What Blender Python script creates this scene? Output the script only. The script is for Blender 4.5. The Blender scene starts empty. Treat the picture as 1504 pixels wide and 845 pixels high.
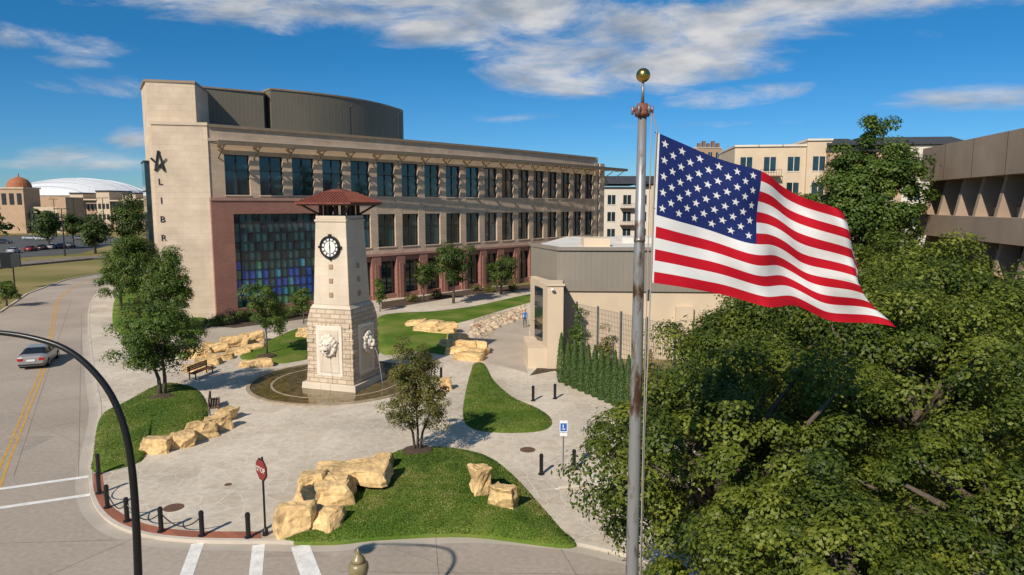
import bpy, bmesh, math, random
import numpy as np
from mathutils import Vector, Matrix, noise
random.seed(7)
RNG = np.random.default_rng(11)
CAMH = 12.0
ST, CT = 0.1208, 0.9927

def site(a, b, z=0.0):
    """survey reading (bearing a, depression b from the drone station) -> real ground position"""
    dz = -121.0 + (422.5 - b) * CT
    dy = 994.7 + (422.5 - b) * ST
    t = (CAMH - z) / (-dz)
    return ((a - 752.0) * t, dy * t)
def height_at(b, Y):
    dz = -121.0 + (422.5 - b) * CT
    dy = 994.7 + (422.5 - b) * ST
    return CAMH + dz / dy * Y
def x_at(a, b, Y):
    dy = 994.7 + (422.5 - b) * ST
    return (a - 752.0) / dy * Y

# ------------------------------------------------------------------ materials
MATS = {}
def nodes_of(m):
    m.use_nodes = True
    nt = m.node_tree
    b = nt.nodes.get('Principled BSDF')
    return nt, b
def M(name, col, rough=0.8, var=0.15, scale=1.0, bump=0.0, bscale=30.0, metal=0.0, spec=0.4, fine=0.0, fscale=25.0):
    if name in MATS: return MATS[name]
    m = bpy.data.materials.new(name)
    nt, b = nodes_of(m)
    N, L = nt.nodes, nt.links
    tc = N.new('ShaderNodeTexCoord')
    b.inputs['Roughness'].default_value = rough
    b.inputs['Metallic'].default_value = metal
    b.inputs['Specular IOR Level'].default_value = spec
    n1 = N.new('ShaderNodeTexNoise'); n1.inputs['Scale'].default_value = scale; n1.inputs['Detail'].default_value = 6
    L.new(tc.outputs['Object'], n1.inputs['Vector'])
    mr = N.new('ShaderNodeMapRange')
    mr.inputs[1].default_value = 0.3; mr.inputs[2].default_value = 0.7
    mr.inputs[3].default_value = 1 - var; mr.inputs[4].default_value = 1 + var
    L.new(n1.outputs['Fac'], mr.inputs[0])
    fac = mr.outputs[0]
    if fine > 0:
        n2 = N.new('ShaderNodeTexNoise'); n2.inputs['Scale'].default_value = fscale; n2.inputs['Detail'].default_value = 4
        L.new(tc.outputs['Object'], n2.inputs['Vector'])
        m2 = N.new('ShaderNodeMapRange')
        m2.inputs[1].default_value = 0.3; m2.inputs[2].default_value = 0.7
        m2.inputs[3].default_value = 1 - fine; m2.inputs[4].default_value = 1 + fine
        L.new(n2.outputs['Fac'], m2.inputs[0])
        mu = N.new('ShaderNodeMath'); mu.operation = 'MULTIPLY'
        L.new(fac, mu.inputs[0]); L.new(m2.outputs[0], mu.inputs[1]); fac = mu.outputs[0]
    vm = N.new('ShaderNodeVectorMath'); vm.operation = 'SCALE'
    vm.inputs[0].default_value = col[:3]
    L.new(fac, vm.inputs['Scale'])
    L.new(vm.outputs[0], b.inputs['Base Color'])
    if bump > 0:
        nb = N.new('ShaderNodeTexNoise'); nb.inputs['Scale'].default_value = bscale; nb.inputs['Detail'].default_value = 5
        L.new(tc.outputs['Object'], nb.inputs['Vector'])
        bp = N.new('ShaderNodeBump'); bp.inputs['Strength'].default_value = bump; bp.inputs['Distance'].default_value = 0.05
        L.new(nb.outputs['Fac'], bp.inputs['Height']); L.new(bp.outputs[0], b.inputs['Normal'])
    MATS[name] = m
    return m

def masonry(name, c1, c2, mortar, bw, bh, msize=0.012, rough=0.85, bump=0.4, ang=(0.68, 0.73)):
    m = bpy.data.materials.new(name)
    nt, b = nodes_of(m); N, L = nt.nodes, nt.links
    tc = N.new('ShaderNodeTexCoord')
    sp = N.new('ShaderNodeSeparateXYZ'); L.new(tc.outputs['Object'], sp.inputs[0])
    a = N.new('ShaderNodeMath'); a.operation = 'MULTIPLY'; a.inputs[1].default_value = ang[0]; L.new(sp.outputs[0], a.inputs[0])
    c = N.new('ShaderNodeMath'); c.operation = 'MULTIPLY_ADD'; c.inputs[1].default_value = ang[1]
    L.new(sp.outputs[1], c.inputs[0]); L.new(a.outputs[0], c.inputs[2])
    cb = N.new('ShaderNodeCombineXYZ'); L.new(c.outputs[0], cb.inputs[0]); L.new(sp.outputs[2], cb.inputs[1])
    br = N.new('ShaderNodeTexBrick'); L.new(cb.outputs[0], br.inputs['Vector'])
    br.inputs['Color1'].default_value = (*c1, 1); br.inputs['Color2'].default_value = (*c2, 1); br.inputs['Mortar'].default_value = (*mortar, 1)
    br.inputs['Scale'].default_value = 1; br.inputs['Mortar Size'].default_value = msize
    br.inputs['Brick Width'].default_value = bw; br.inputs['Row Height'].default_value = bh
    n1 = N.new('ShaderNodeTexNoise'); n1.inputs['Scale'].default_value = 0.6; n1.inputs['Detail'].default_value = 8
    L.new(tc.outputs['Object'], n1.inputs['Vector'])
    mr = N.new('ShaderNodeMapRange'); mr.inputs[1].default_value = .3; mr.inputs[2].default_value = .7; mr.inputs[3].default_value = .88; mr.inputs[4].default_value = 1.1
    L.new(n1.outputs['Fac'], mr.inputs[0])
    vm = N.new('ShaderNodeVectorMath'); vm.operation = 'SCALE'
    L.new(br.outputs['Color'], vm.inputs[0]); L.new(mr.outputs[0], vm.inputs['Scale'])
    L.new(vm.outputs[0], b.inputs['Base Color'])
    b.inputs['Roughness'].default_value = rough
    nb = N.new('ShaderNodeTexNoise'); nb.inputs['Scale'].default_value = 9; nb.inputs['Detail'].default_value = 6
    L.new(tc.outputs['Object'], nb.inputs['Vector'])
    sm = N.new('ShaderNodeMath'); sm.operation = 'SUBTRACT'; L.new(nb.outputs['Fac'], sm.inputs[0]); L.new(br.outputs['Fac'], sm.inputs[1])
    bp = N.new('ShaderNodeBump'); bp.inputs['Strength'].default_value = bump; bp.inputs['Distance'].default_value = 0.03
    L.new(sm.outputs[0], bp.inputs['Height']); L.new(bp.outputs[0], b.inputs['Normal'])
    MATS[name] = m
    return m

def flagstone(name):
    m = bpy.data.materials.new(name)
    nt, b = nodes_of(m); N, L = nt.nodes, nt.links
    tc = N.new('ShaderNodeTexCoord')
    nz = N.new('ShaderNodeTexNoise'); nz.inputs['Scale'].default_value = 1.2; L.new(tc.outputs['Object'], nz.inputs['Vector'])
    mixv = N.new('ShaderNodeVectorMath'); mixv.operation = 'MULTIPLY_ADD'
    mixv.inputs[1].default_value = (0.3, 0.3, 0); L.new(nz.outputs['Color'], mixv.inputs[0]); L.new(tc.outputs['Object'], mixv.inputs[2])
    v1 = N.new('ShaderNodeTexVoronoi'); v1.feature = 'DISTANCE_TO_EDGE'; v1.voronoi_dimensions = '2D'; v1.inputs['Scale'].default_value = 1.05
    v2 = N.new('ShaderNodeTexVoronoi'); v2.feature = 'F1'; v2.voronoi_dimensions = '2D'; v2.inputs['Scale'].default_value = 1.05
    L.new(mixv.outputs[0], v1.inputs['Vector']); L.new(mixv.outputs[0], v2.inputs['Vector'])
    cr = N.new('ShaderNodeValToRGB')
    cr.color_ramp.elements[0].color = (0.545, 0.455, 0.35, 1); cr.color_ramp.elements[1].color = (0.60, 0.515, 0.41, 1)
    e = cr.color_ramp.elements.new(0.5); e.color = (0.575, 0.485, 0.38, 1)
    sepc = N.new('ShaderNodeSeparateColor'); L.new(v2.outputs['Color'], sepc.inputs[0]); L.new(sepc.outputs[0], cr.inputs[0])
    n1 = N.new('ShaderNodeTexNoise'); n1.inputs['Scale'].default_value = 0.2; n1.inputs['Detail'].default_value = 9; L.new(tc.outputs['Object'], n1.inputs['Vector'])
    mr = N.new('ShaderNodeMapRange'); mr.inputs[1].default_value = .32; mr.inputs[2].default_value = .62; mr.inputs[3].default_value = .76; mr.inputs[4].default_value = 1.06
    L.new(n1.outputs['Fac'], mr.inputs[0])
    n3 = N.new('ShaderNodeTexNoise'); n3.inputs['Scale'].default_value = 4; n3.inputs['Detail'].default_value = 9; L.new(tc.outputs['Object'], n3.inputs['Vector'])
    m3 = N.new('ShaderNodeMapRange'); m3.inputs[1].default_value = .3; m3.inputs[2].default_value = .7; m3.inputs[3].default_value = .86; m3.inputs[4].default_value = 1.12
    L.new(n3.outputs['Fac'], m3.inputs[0])
    mu = N.new('ShaderNodeMath'); mu.operation = 'MULTIPLY'; L.new(mr.outputs[0], mu.inputs[0]); L.new(m3.outputs[0], mu.inputs[1])
    vm = N.new('ShaderNodeVectorMath'); vm.operation = 'SCALE'; L.new(cr.outputs[0], vm.inputs[0]); L.new(mu.outputs[0], vm.inputs['Scale'])
    st = N.new('ShaderNodeMapRange'); st.inputs[1].default_value = 0.006; st.inputs[2].default_value = 0.022; L.new(v1.outputs['Distance'], st.inputs[0])
    mx = N.new('ShaderNodeMixRGB'); mx.inputs[1].default_value = (0.66, 0.585, 0.48, 1)
    L.new(st.outputs[0], mx.inputs[0]); L.new(vm.outputs[0], mx.inputs[2]); L.new(mx.outputs[0], b.inputs['Base Color'])
    b.inputs['Roughness'].default_value = 0.9; b.inputs['Specular IOR Level'].default_value = 0.2
    bp = N.new('ShaderNodeBump'); bp.inputs['Strength'].default_value = 0.2; bp.inputs['Distance'].default_value = 0.02
    L.new(n3.outputs['Fac'], bp.inputs['Height']); L.new(bp.outputs[0], b.inputs['Normal'])
    MATS[name] = m
    return m

def grass_mat(name, c1, c2, c3, s=0.35):
    m = bpy.data.materials.new(name)
    nt, b = nodes_of(m); N, L = nt.nodes, nt.links
    tc = N.new('ShaderNodeTexCoord')
    n1 = N.new('ShaderNodeTexNoise'); n1.inputs['Scale'].default_value = s; n1.inputs['Detail'].default_value = 7; L.new(tc.outputs['Object'], n1.inputs['Vector'])
    n2 = N.new('ShaderNodeTexNoise'); n2.inputs['Scale'].default_value = 14; n2.inputs['Detail'].default_value = 6; L.new(tc.outputs['Object'], n2.inputs['Vector'])
    ad = N.new('ShaderNodeMath'); ad.operation = 'MULTIPLY_ADD'; ad.inputs[1].default_value = 0.5; L.new(n2.outputs['Fac'], ad.inputs[0]); L.new(n1.outputs['Fac'], ad.inputs[2])
    cr = N.new('ShaderNodeValToRGB')
    cr.color_ramp.elements[0].position = 0.55; cr.color_ramp.elements[1].position = 1.0
    cr.color_ramp.elements[0].color = (*c1, 1); cr.color_ramp.elements[1].color = (*c3, 1)
    e = cr.color_ramp.elements.new(0.76); e.color = (*c2, 1)
    L.new(ad.outputs[0], cr.inputs[0]); L.new(cr.outputs[0], b.inputs['Base Color'])
    b.inputs['Roughness'].default_value = 0.95; b.inputs['Specular IOR Level'].default_value = 0.1
    bp = N.new('ShaderNodeBump'); bp.inputs['Strength'].default_value = 0.6; bp.inputs['Distance'].default_value = 0.05
    L.new(n2.outputs['Fac'], bp.inputs['Height']); L.new(bp.outputs[0], b.inputs['Normal'])
    MATS[name] = m
    return m

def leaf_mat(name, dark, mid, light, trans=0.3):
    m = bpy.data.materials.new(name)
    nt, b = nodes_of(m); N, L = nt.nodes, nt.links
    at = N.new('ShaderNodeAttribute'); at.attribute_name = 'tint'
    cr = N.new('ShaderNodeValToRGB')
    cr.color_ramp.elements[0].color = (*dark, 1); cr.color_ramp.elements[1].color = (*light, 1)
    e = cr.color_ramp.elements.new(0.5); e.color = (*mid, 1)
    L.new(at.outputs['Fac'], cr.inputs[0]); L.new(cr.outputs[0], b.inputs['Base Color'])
    b.inputs['Roughness'].default_value = 0.5; b.inputs['Specular IOR Level'].default_value = 0.35
    tr = N.new('ShaderNodeBsdfTranslucent')
    L.new(cr.outputs[0], tr.inputs[0])
    mx = N.new('ShaderNodeMixShader'); mx.inputs[0].default_value = trans
    L.new(b.outputs[0], mx.inputs[1]); L.new(tr.outputs[0], mx.inputs[2])
    L.new(mx.outputs[0], nt.nodes['Material Output'].inputs['Surface'])
    MATS[name] = m
    return m

def corrugated(name, col, period=0.3, ang=(0.68, 0.73)):
    m = bpy.data.materials.new(name)
    nt, b = nodes_of(m); N, L = nt.nodes, nt.links
    tc = N.new('ShaderNodeTexCoord')
    sp = N.new('ShaderNodeSeparateXYZ'); L.new(tc.outputs['Object'], sp.inputs[0])
    a = N.new('ShaderNodeMath'); a.operation = 'MULTIPLY'; a.inputs[1].default_value = ang[0]; L.new(sp.outputs[0], a.inputs[0])
    c = N.new('ShaderNodeMath'); c.operation = 'MULTIPLY_ADD'; c.inputs[1].default_value = ang[1]; L.new(sp.outputs[1], c.inputs[0]); L.new(a.outputs[0], c.inputs[2])
    d = N.new('ShaderNodeMath'); d.operation = 'DIVIDE'; d.inputs[1].default_value = period; L.new(c.outputs[0], d.inputs[0])
    fr = N.new('ShaderNodeMath'); fr.operation = 'FRACT'; L.new(d.outputs[0], fr.inputs[0])
    mr = N.new('ShaderNodeMapRange'); mr.inputs[1].default_value = 0.0; mr.inputs[2].default_value = 0.12; mr.inputs[3].default_value = 0.0; mr.inputs[4].default_value = 1.0
    L.new(fr.outputs[0], mr.inputs[0])
    n1 = N.new('ShaderNodeTexNoise'); n1.inputs['Scale'].default_value = 0.5; L.new(tc.outputs['Object'], n1.inputs['Vector'])
    m1 = N.new('ShaderNodeMapRange'); m1.inputs[3].default_value = .88; m1.inputs[4].default_value = 1.12; L.new(n1.outputs['Fac'], m1.inputs[0])
    m2 = N.new('ShaderNodeMapRange'); m2.inputs[3].default_value = .75; m2.inputs[4].default_value = 1.0; L.new(mr.outputs[0], m2.inputs[0])
    mu = N.new('ShaderNodeMath'); mu.operation = 'MULTIPLY'; L.new(m1.outputs[0], mu.inputs[0]); L.new(m2.outputs[0], mu.inputs[1])
    vm = N.new('ShaderNodeVectorMath'); vm.operation = 'SCALE'; vm.inputs[0].default_value = col; L.new(mu.outputs[0], vm.inputs['Scale'])
    L.new(vm.outputs[0], b.inputs['Base Color']); b.inputs['Roughness'].default_value = 0.6
    bp = N.new('ShaderNodeBump'); bp.inputs['Strength'].default_value = 0.6; bp.inputs['Distance'].default_value = 0.03
    L.new(mr.outputs[0], bp.inputs['Height']); L.new(bp.outputs[0], b.inputs['Normal'])
    MATS[name] = m
    return m

limestone = masonry('limestone_block', (0.58, 0.425, 0.295), (0.50, 0.365, 0.255), (0.41, 0.30, 0.215), 0.8, 0.4, 0.01)
lime_pale = masonry('limestone_pale', (0.64, 0.505, 0.37), (0.59, 0.46, 0.335), (0.50, 0.39, 0.285), 1.2, 0.6, 0.008, ang=(1.0, 0.2))
lime_rough = masonry('limestone_rough', (0.62, 0.49, 0.35), (0.49, 0.375, 0.255), (0.35, 0.27, 0.19), 0.55, 0.28, 0.02, bump=1.0, ang=(0.95, 0.32))
lime_smooth = masonry('limestone_smooth', (0.64, 0.53, 0.40), (0.60, 0.49, 0.37), (0.49, 0.395, 0.295), 1.1, 0.62, 0.007, bump=0.15, ang=(0.95, 0.32))
brick = masonry('red_brick', (0.35, 0.15, 0.105), (0.285, 0.12, 0.085), (0.31, 0.175, 0.13), 0.4, 0.1, 0.008)
brick_pale = M('brick_trim', (0.38, 0.215, 0.165), 0.85)
paver_brick = masonry('brick_paver', (0.36, 0.12, 0.06), (0.27, 0.09, 0.05), (0.22, 0.1, 0.07), 0.3, 0.15, 0.01)
metal_pent = corrugated('bronze_metal_panel', (0.15, 0.128, 0.092), 0.45)
metal_grey = corrugated('grey_metal_panel', (0.245, 0.21, 0.165), 0.4, ang=(1.0, 0.35))
dark_frame = M('dark_bronze_frame', (0.03, 0.03, 0.03), 0.4, 0.1)
plaza_m = flagstone('flagstone_paving')
road_m = M('concrete_road', (0.37, 0.305, 0.245), 0.9, 0.14, 0.15, 0.15, 40, spec=.2, fine=0.1, fscale=5)
conc_m = M('concrete_path', (0.42, 0.35, 0.28), 0.9, 0.12, 0.4, 0.15, 40, spec=.2, fine=0.06, fscale=12)
kerb_m = M('kerb_concrete', (0.54, 0.465, 0.375), 0.85, 0.12, 0.7, fine=0.08)
white_p = M('white_road_paint', (0.74, 0.71, 0.66), 0.7, 0.15, 2.0, fine=0.12, fscale=12)
yellow_p = M('yellow_road_paint', (0.55, 0.30, 0.06), 0.7, 0.15, 2.0, fine=0.15, fscale=12)
lawn_m = grass_mat('lawn_grass', (0.06, 0.115, 0.013), (0.105, 0.165, 0.022), (0.22, 0.205, 0.06), 0.3)
field_m = grass_mat('dry_field', (0.13, 0.13, 0.035), (0.25, 0.20, 0.08), (0.34, 0.26, 0.125), 0.05)
mulch_m = M('mulch', (0.085, 0.055, 0.035), 0.95, 0.3, 3, 0.9, 30, fine=0.4, fscale=30)
sand_rock = M('sandstone_boulder', (0.61, 0.405, 0.185), 0.9, 0.32, 0.9, 0.9, 6, fine=0.26, fscale=6)
black_m = M('black_painted_metal', (0.012, 0.012, 0.013), 0.35, 0.1)
bark_m = M('tree_bark', (0.12, 0.09, 0.065), 0.95, 0.3, 6, 0.8, 25)
conc_brut = M('cast_concrete', (0.36, 0.26, 0.185), 0.9, 0.16, 0.3, 0.2, 8, fine=0.1)
white_roof = M('white_roof_membrane', (0.66, 0.61, 0.54), 0.8, 0.12, 0.3)
grey_roof = M('grey_roof_membrane', (0.3, 0.29, 0.27), 0.85, 0.15, 0.3)
glass_dark = M('tinted_glass', (0.012, 0.026, 0.033), 0.05, 0.5, 0.25, spec=1.0)
glass_sky = M('sky_glass', (0.02, 0.06, 0.075), 0.06, 0.5, 0.3, spec=1.0)
glass_teal = M('teal_glass', (0.03, 0.085, 0.09), 0.08, 0.4, 0.4, spec=0.9)
glass_blue = M('blue_glass', (0.035, 0.10, 0.42), 0.12, 0.2, 1, spec=0.8)
glass_green = M('green_glass', (0.08, 0.27, 0.14), 0.12, 0.2, 1, spec=0.8)
glass_cyan = M('aqua_glass', (0.06, 0.30, 0.40), 0.12, 0.2, 1, spec=0.8)
white_stone = M('carved_white_stone', (0.70, 0.61, 0.50), 0.75, 0.08, 2, 0.2, 20)
roof_tile = M('red_roof_tile', (0.17, 0.048, 0.03), 0.75, 0.25, 4, 0.5, 12)
clock_white = M('clock_dial_white', (0.75, 0.73, 0.68), 0.4, 0.03)
stucco_cream = M('cream_stucco', (0.60, 0.47, 0.33), 0.9, 0.08, 0.4)
stucco_tan = M('tan_stucco', (0.46, 0.31, 0.20), 0.9, 0.08, 0.4)
stucco_white = M('white_stucco', (0.66, 0.59, 0.49), 0.9, 0.06, 0.4)
brown_clad = M('brown_cladding', (0.18, 0.105, 0.075), 0.85, 0.1, 0.5)
dark_roof = M('dark_shingle', (0.05, 0.05, 0.055), 0.8, 0.15, 1)

oak_leaf = leaf_mat('oak_leaves', (0.033, 0.06, 0.009), (0.11, 0.145, 0.014), (0.24, 0.26, 0.034), .35)
elm_leaf = leaf_mat('elm_leaves', (0.045, 0.085, 0.012), (0.09, 0.145, 0.02), (0.16, 0.21, 0.036))
dark_leaf = leaf_mat('dark_leaves', (0.03, 0.06, 0.012), (0.065, 0.105, 0.017), (0.125, 0.165, 0.03))
olive_leaf = leaf_mat('olive_leaves', (0.08, 0.085, 0.02), (0.15, 0.145, 0.03), (0.24, 0.20, 0.05))
con_leaf = leaf_mat('conifer_needles', (0.04, 0.085, 0.018), (0.075, 0.135, 0.028), (0.12, 0.185, 0.04))
grass_blade = leaf_mat('grass_blades', (0.07, 0.125, 0.014), (0.125, 0.19, 0.022), (0.27, 0.26, 0.07), 0.25)

# ------------------------------------------------------------------ mesh builder
def empty(name, loc=(0, 0, 0)):
    e = bpy.data.objects.new(name, None); e.location = loc; e.empty_display_size = 0.5
    bpy.context.scene.collection.objects.link(e); return e
def attach(ob, parent):
    if parent is not None:
        ob.parent = parent
        ob.matrix_parent_inverse = Matrix.Translation(-Vector(parent.location))
class MB:
    def __init__(s): s.v = []; s.f = []; s.m = []; s.mats = []
    def mi(s, mat):
        if mat not in s.mats: s.mats.append(mat)
        return s.mats.index(mat)
    def face(s, pts, mat):
        n = len(s.v); s.v += [tuple(p) for p in pts]; s.f.append(tuple(range(n, n + len(pts)))); s.m.append(s.mi(mat))
    def hexa(s, P, mat):
        n = len(s.v); s.v += [tuple(p) for p in P]; k = s.mi(mat)
        for q in ((0, 3, 2, 1), (4, 5, 6, 7), (0, 1, 5, 4), (1, 2, 6, 5), (2, 3, 7, 6), (3, 0, 4, 7)):
            s.f.append(tuple(n + i for i in q)); s.m.append(k)
    def box(s, fr, x0, x1, y0, y1, z0, z1, mat):
        o, ax, ay = fr
        def p(x, y, z): return (o[0] + ax[0] * x + ay[0] * y, o[1] + ax[1] * x + ay[1] * y, z)
        s.hexa([p(x0, y0, z0), p(x1, y0, z0), p(x1, y1, z0), p(x0, y1, z0), p(x0, y0, z1), p(x1, y0, z1), p(x1, y1, z1), p(x0, y1, z1)], mat)
    def frustum(s, fr, w0, w1, z0, z1, mat):
        o, ax, ay = fr
        P = []
        for w, z in ((w0, z0), (w1, z1)):
            for a, b in ((-1, -1), (1, -1), (1, 1), (-1, 1)):
                P.append((o[0] + ax[0] * a * w / 2 + ay[0] * b * w / 2, o[1] + ax[1] * a * w / 2 + ay[1] * b * w / 2, z))
        s.hexa(P, mat)
    def prism(s, pts, z0, z1, mat, topmat=None):
        n = len(s.v); k = len(pts)
        s.v += [(p[0], p[1], z0) for p in pts] + [(p[0], p[1], z1) for p in pts]
        mi = s.mi(mat); tm = s.mi(topmat or mat)
        s.f.append(tuple(n + i for i in reversed(range(k)))); s.m.append(mi)
        s.f.append(tuple(n + k + i for i in range(k))); s.m.append(tm)
        for i in range(k):
            j = (i + 1) % k
            s.f.append((n + i, n + j, n + k + j, n + k + i)); s.m.append(mi)
    def tube(s, pts, rad, n, mat, cap=True):
        base = len(s.v); k = s.mi(mat); pts = [Vector(p) for p in pts]
        prev = None
        for i, p in enumerate(pts):
            d = (pts[min(i + 1, len(pts) - 1)] - pts[max(i - 1, 0)]).normalized()
            if prev is None:
                u = d.orthogonal().normalized()
            else:
                u = (prev - d * prev.dot(d)).normalized()
            prev = u; w = d.cross(u)
            r = rad[i] if hasattr(rad, '__len__') else rad
            for j in range(n):
                a = 2 * math.pi * j / n
                s.v.append(tuple(p + (u * math.cos(a) + w * math.sin(a)) * r))
        for i in range(len(pts) - 1):
            for j in range(n):
                a = base + i * n + j; b = base + i * n + (j + 1) % n
                s.f.append((a, b, b + n, a + n)); s.m.append(k)
        if cap:
            s.f.append(tuple(base + j for j in reversed(range(n)))); s.m.append(k)
            e = base + (len(pts) - 1) * n
            s.f.append(tuple(e + j for j in range(n))); s.m.append(k)
    def lathe(s, c, prof, n, mat):
        base = len(s.v); k = s.mi(mat)
        for r, z in prof:
            for j in range(n):
                a = 2 * math.pi * j / n
                s.v.append((c[0] + r * math.cos(a), c[1] + r * math.sin(a), c[2] + z))
        for i in range(len(prof) - 1):
            for j in range(n):
                a = base + i * n + j; b = base + i * n + (j + 1) % n
                s.f.append((a, b, b + n, a + n)); s.m.append(k)
        s.f.append(tuple(base + j for j in reversed(range(n)))); s.m.append(k)
        e = base + (len(prof) - 1) * n
        s.f.append(tuple(e + j for j in range(n))); s.m.append(k)
    def build(s, name, parent=None, smooth=False, bevel=0, recalc=True):
        me = bpy.data.meshes.new(name); me.from_pydata(s.v, [], s.f)
        for m in s.mats: me.materials.append(m)
        me.polygons.foreach_set('material_index', s.m)
        if recalc:
            bm = bmesh.new(); bm.from_mesh(me); bmesh.ops.recalc_face_normals(bm, faces=bm.faces[:]); bm.to_mesh(me); bm.free()
        if smooth:
            me.polygons.foreach_set('use_smooth', [True] * len(me.polygons))
        me.update()
        ob = bpy.data.objects.new(name, me); bpy.context.scene.collection.objects.link(ob)
        attach(ob, parent)
        if bevel:
            bv = ob.modifiers.new('bevel', 'BEVEL'); bv.width = bevel; bv.segments = 2; bv.limit_method = 'ANGLE'
        return ob

def frame(p0, p1, flip=False):
    d = Vector((p1[0] - p0[0], p1[1] - p0[1])).normalized()
    n = Vector((d.y, -d.x))
    if flip: n = -n
    return (p0, (d.x, d.y), (n.x, n.y))
def spline(pts, closed=True, sub=6):
    out = []; n = len(pts)
    rng = range(n) if closed else range(n - 1)
    for i in rng:
        if closed: a, b, c, d = pts[(i - 1) % n], pts[i], pts[(i + 1) % n], pts[(i + 2) % n]
        else: a, b, c, d = pts[max(i - 1, 0)], pts[i], pts[i + 1], pts[min(i + 2, n - 1)]
        for k in range(sub):
            t = k / sub
            out.append(tuple(0.5 * ((2 * b[j]) + (-a[j] + c[j]) * t + (2 * a[j] - 5 * b[j] + 4 * c[j] - d[j]) * t * t + (-a[j] + 3 * b[j] - 3 * c[j] + d[j]) * t ** 3) for j in range(2)))
    if not closed: out.append(pts[-1])
    return out
def ribbon_into(mb, pts, w, z, mat, z0=None):
    L, R = [], []
    for i, p in enumerate(pts):
        a = pts[max(i - 1, 0)]; b = pts[min(i + 1, len(pts) - 1)]
        d = Vector((b[0] - a[0], b[1] - a[1])).normalized(); n = Vector((-d.y, d.x)) * w / 2
        L.append((p[0] + n.x, p[1] + n.y)); R.append((p[0] - n.x, p[1] - n.y))
    for i in range(len(pts) - 1):
        if z0 is None:
            mb.face([(*R[i], z), (*R[i + 1], z), (*L[i + 1], z), (*L[i], z)], mat)
        else:
            mb.hexa([(*R[i], z0), (*R[i + 1], z0), (*L[i + 1], z0), (*L[i], z0), (*R[i], z), (*R[i + 1], z), (*L[i + 1], z), (*L[i], z)], mat)

# ------------------------------------------------------------------ foliage
def leaf_mesh(name, P, N, size, tint, mat, parent):
    n = len(P)
    R = RNG.normal(size=(n, 3)); T = np.cross(N, R); T /= np.linalg.norm(T, axis=1, keepdims=True) + 1e-9
    B = np.cross(N, T)
    s = (size * RNG.uniform(0.65, 1.35, n))[:, None]
    V = np.empty((n, 4, 3))
    V[:, 0] = P - T * s * .5; V[:, 1] = P + B * s * .3 + N * s * .07
    V[:, 2] = P + T * s * .5; V[:, 3] = P - B * s * .3 + N * s * .07
    me = bpy.data.meshes.new(name)
    me.vertices.add(4 * n); me.vertices.foreach_set('co', V.reshape(-1))
    me.loops.add(4 * n); me.loops.foreach_set('vertex_index', np.arange(4 * n, dtype=np.int32))
    me.polygons.add(n); me.polygons.foreach_set('loop_start', np.arange(0, 4 * n, 4, dtype=np.int32))
    me.update(calc_edges=True)
    at = me.attributes.new('tint', 'FLOAT', 'POINT'); at.data.foreach_set('value', np.repeat(np.clip(tint, 0, 1), 4).astype(np.float32))
    me.materials.append(mat)
    ob = bpy.data.objects.new(name, me); bpy.context.scene.collection.objects.link(ob)
    attach(ob, parent)
    return ob
def unit(n):
    d = RNG.normal(size=(n, 3)); return d / np.linalg.norm(d, axis=1, keepdims=True)
def crown(c, r, ncl, rc, npl, inner=0.45, flat=0.75, shape=None):
    c = np.array(c); r = np.array(r)
    D = unit(ncl)
    ph = RNG.uniform(0, 6.28, 3)
    lump = 1 + .16 * np.sin(3 * D[:, 0] + ph[0] + 2.5 * D[:, 2]) + .13 * np.sin(4 * D[:, 1] + ph[1]) + RNG.uniform(-.16, .14, ncl)
    F = RNG.uniform(inner ** 2, 1, ncl) ** .5 * lump
    C = D * r * F[:, None]
    if shape == 'cone':
        k = 1.12 - 0.55 * (C[:, 2] / r[2] + 1) / 2 * 1.3
        C[:, 0] *= k; C[:, 1] *= k
    C = C + c
    rci = rc * RNG.uniform(.5, 1.4, ncl)
    d = unit(ncl * npl).reshape(ncl, npl, 3)
    d[:, :, 2] = np.where(RNG.random((ncl, npl)) < .45, np.abs(d[:, :, 2]), d[:, :, 2])
    rad = RNG.uniform(0.3, 1, (ncl, npl, 1)) ** .45
    wob = 1 + .25 * np.sin(d[:, :, 0:1] * 6 + ph[0]) * np.cos(d[:, :, 1:2] * 6 + ph[1])
    Pp = C[:, None, :] + d * rad * wob * rci[:, None, None] * np.array([1, 1, flat])
    out = (C - c) / r; out /= np.linalg.norm(out, axis=1, keepdims=True) + 1e-6
    Nn = d * .85 + out[:, None, :] * .25 + np.array([0, 0, .4]) + RNG.normal(size=d.shape) * .3
    Nn /= np.linalg.norm(Nn, axis=2, keepdims=True)
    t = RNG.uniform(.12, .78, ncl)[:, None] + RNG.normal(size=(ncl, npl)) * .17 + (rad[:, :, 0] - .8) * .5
    return C, Pp.reshape(-1, 3), Nn.reshape(-1, 3), t.reshape(-1)
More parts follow.
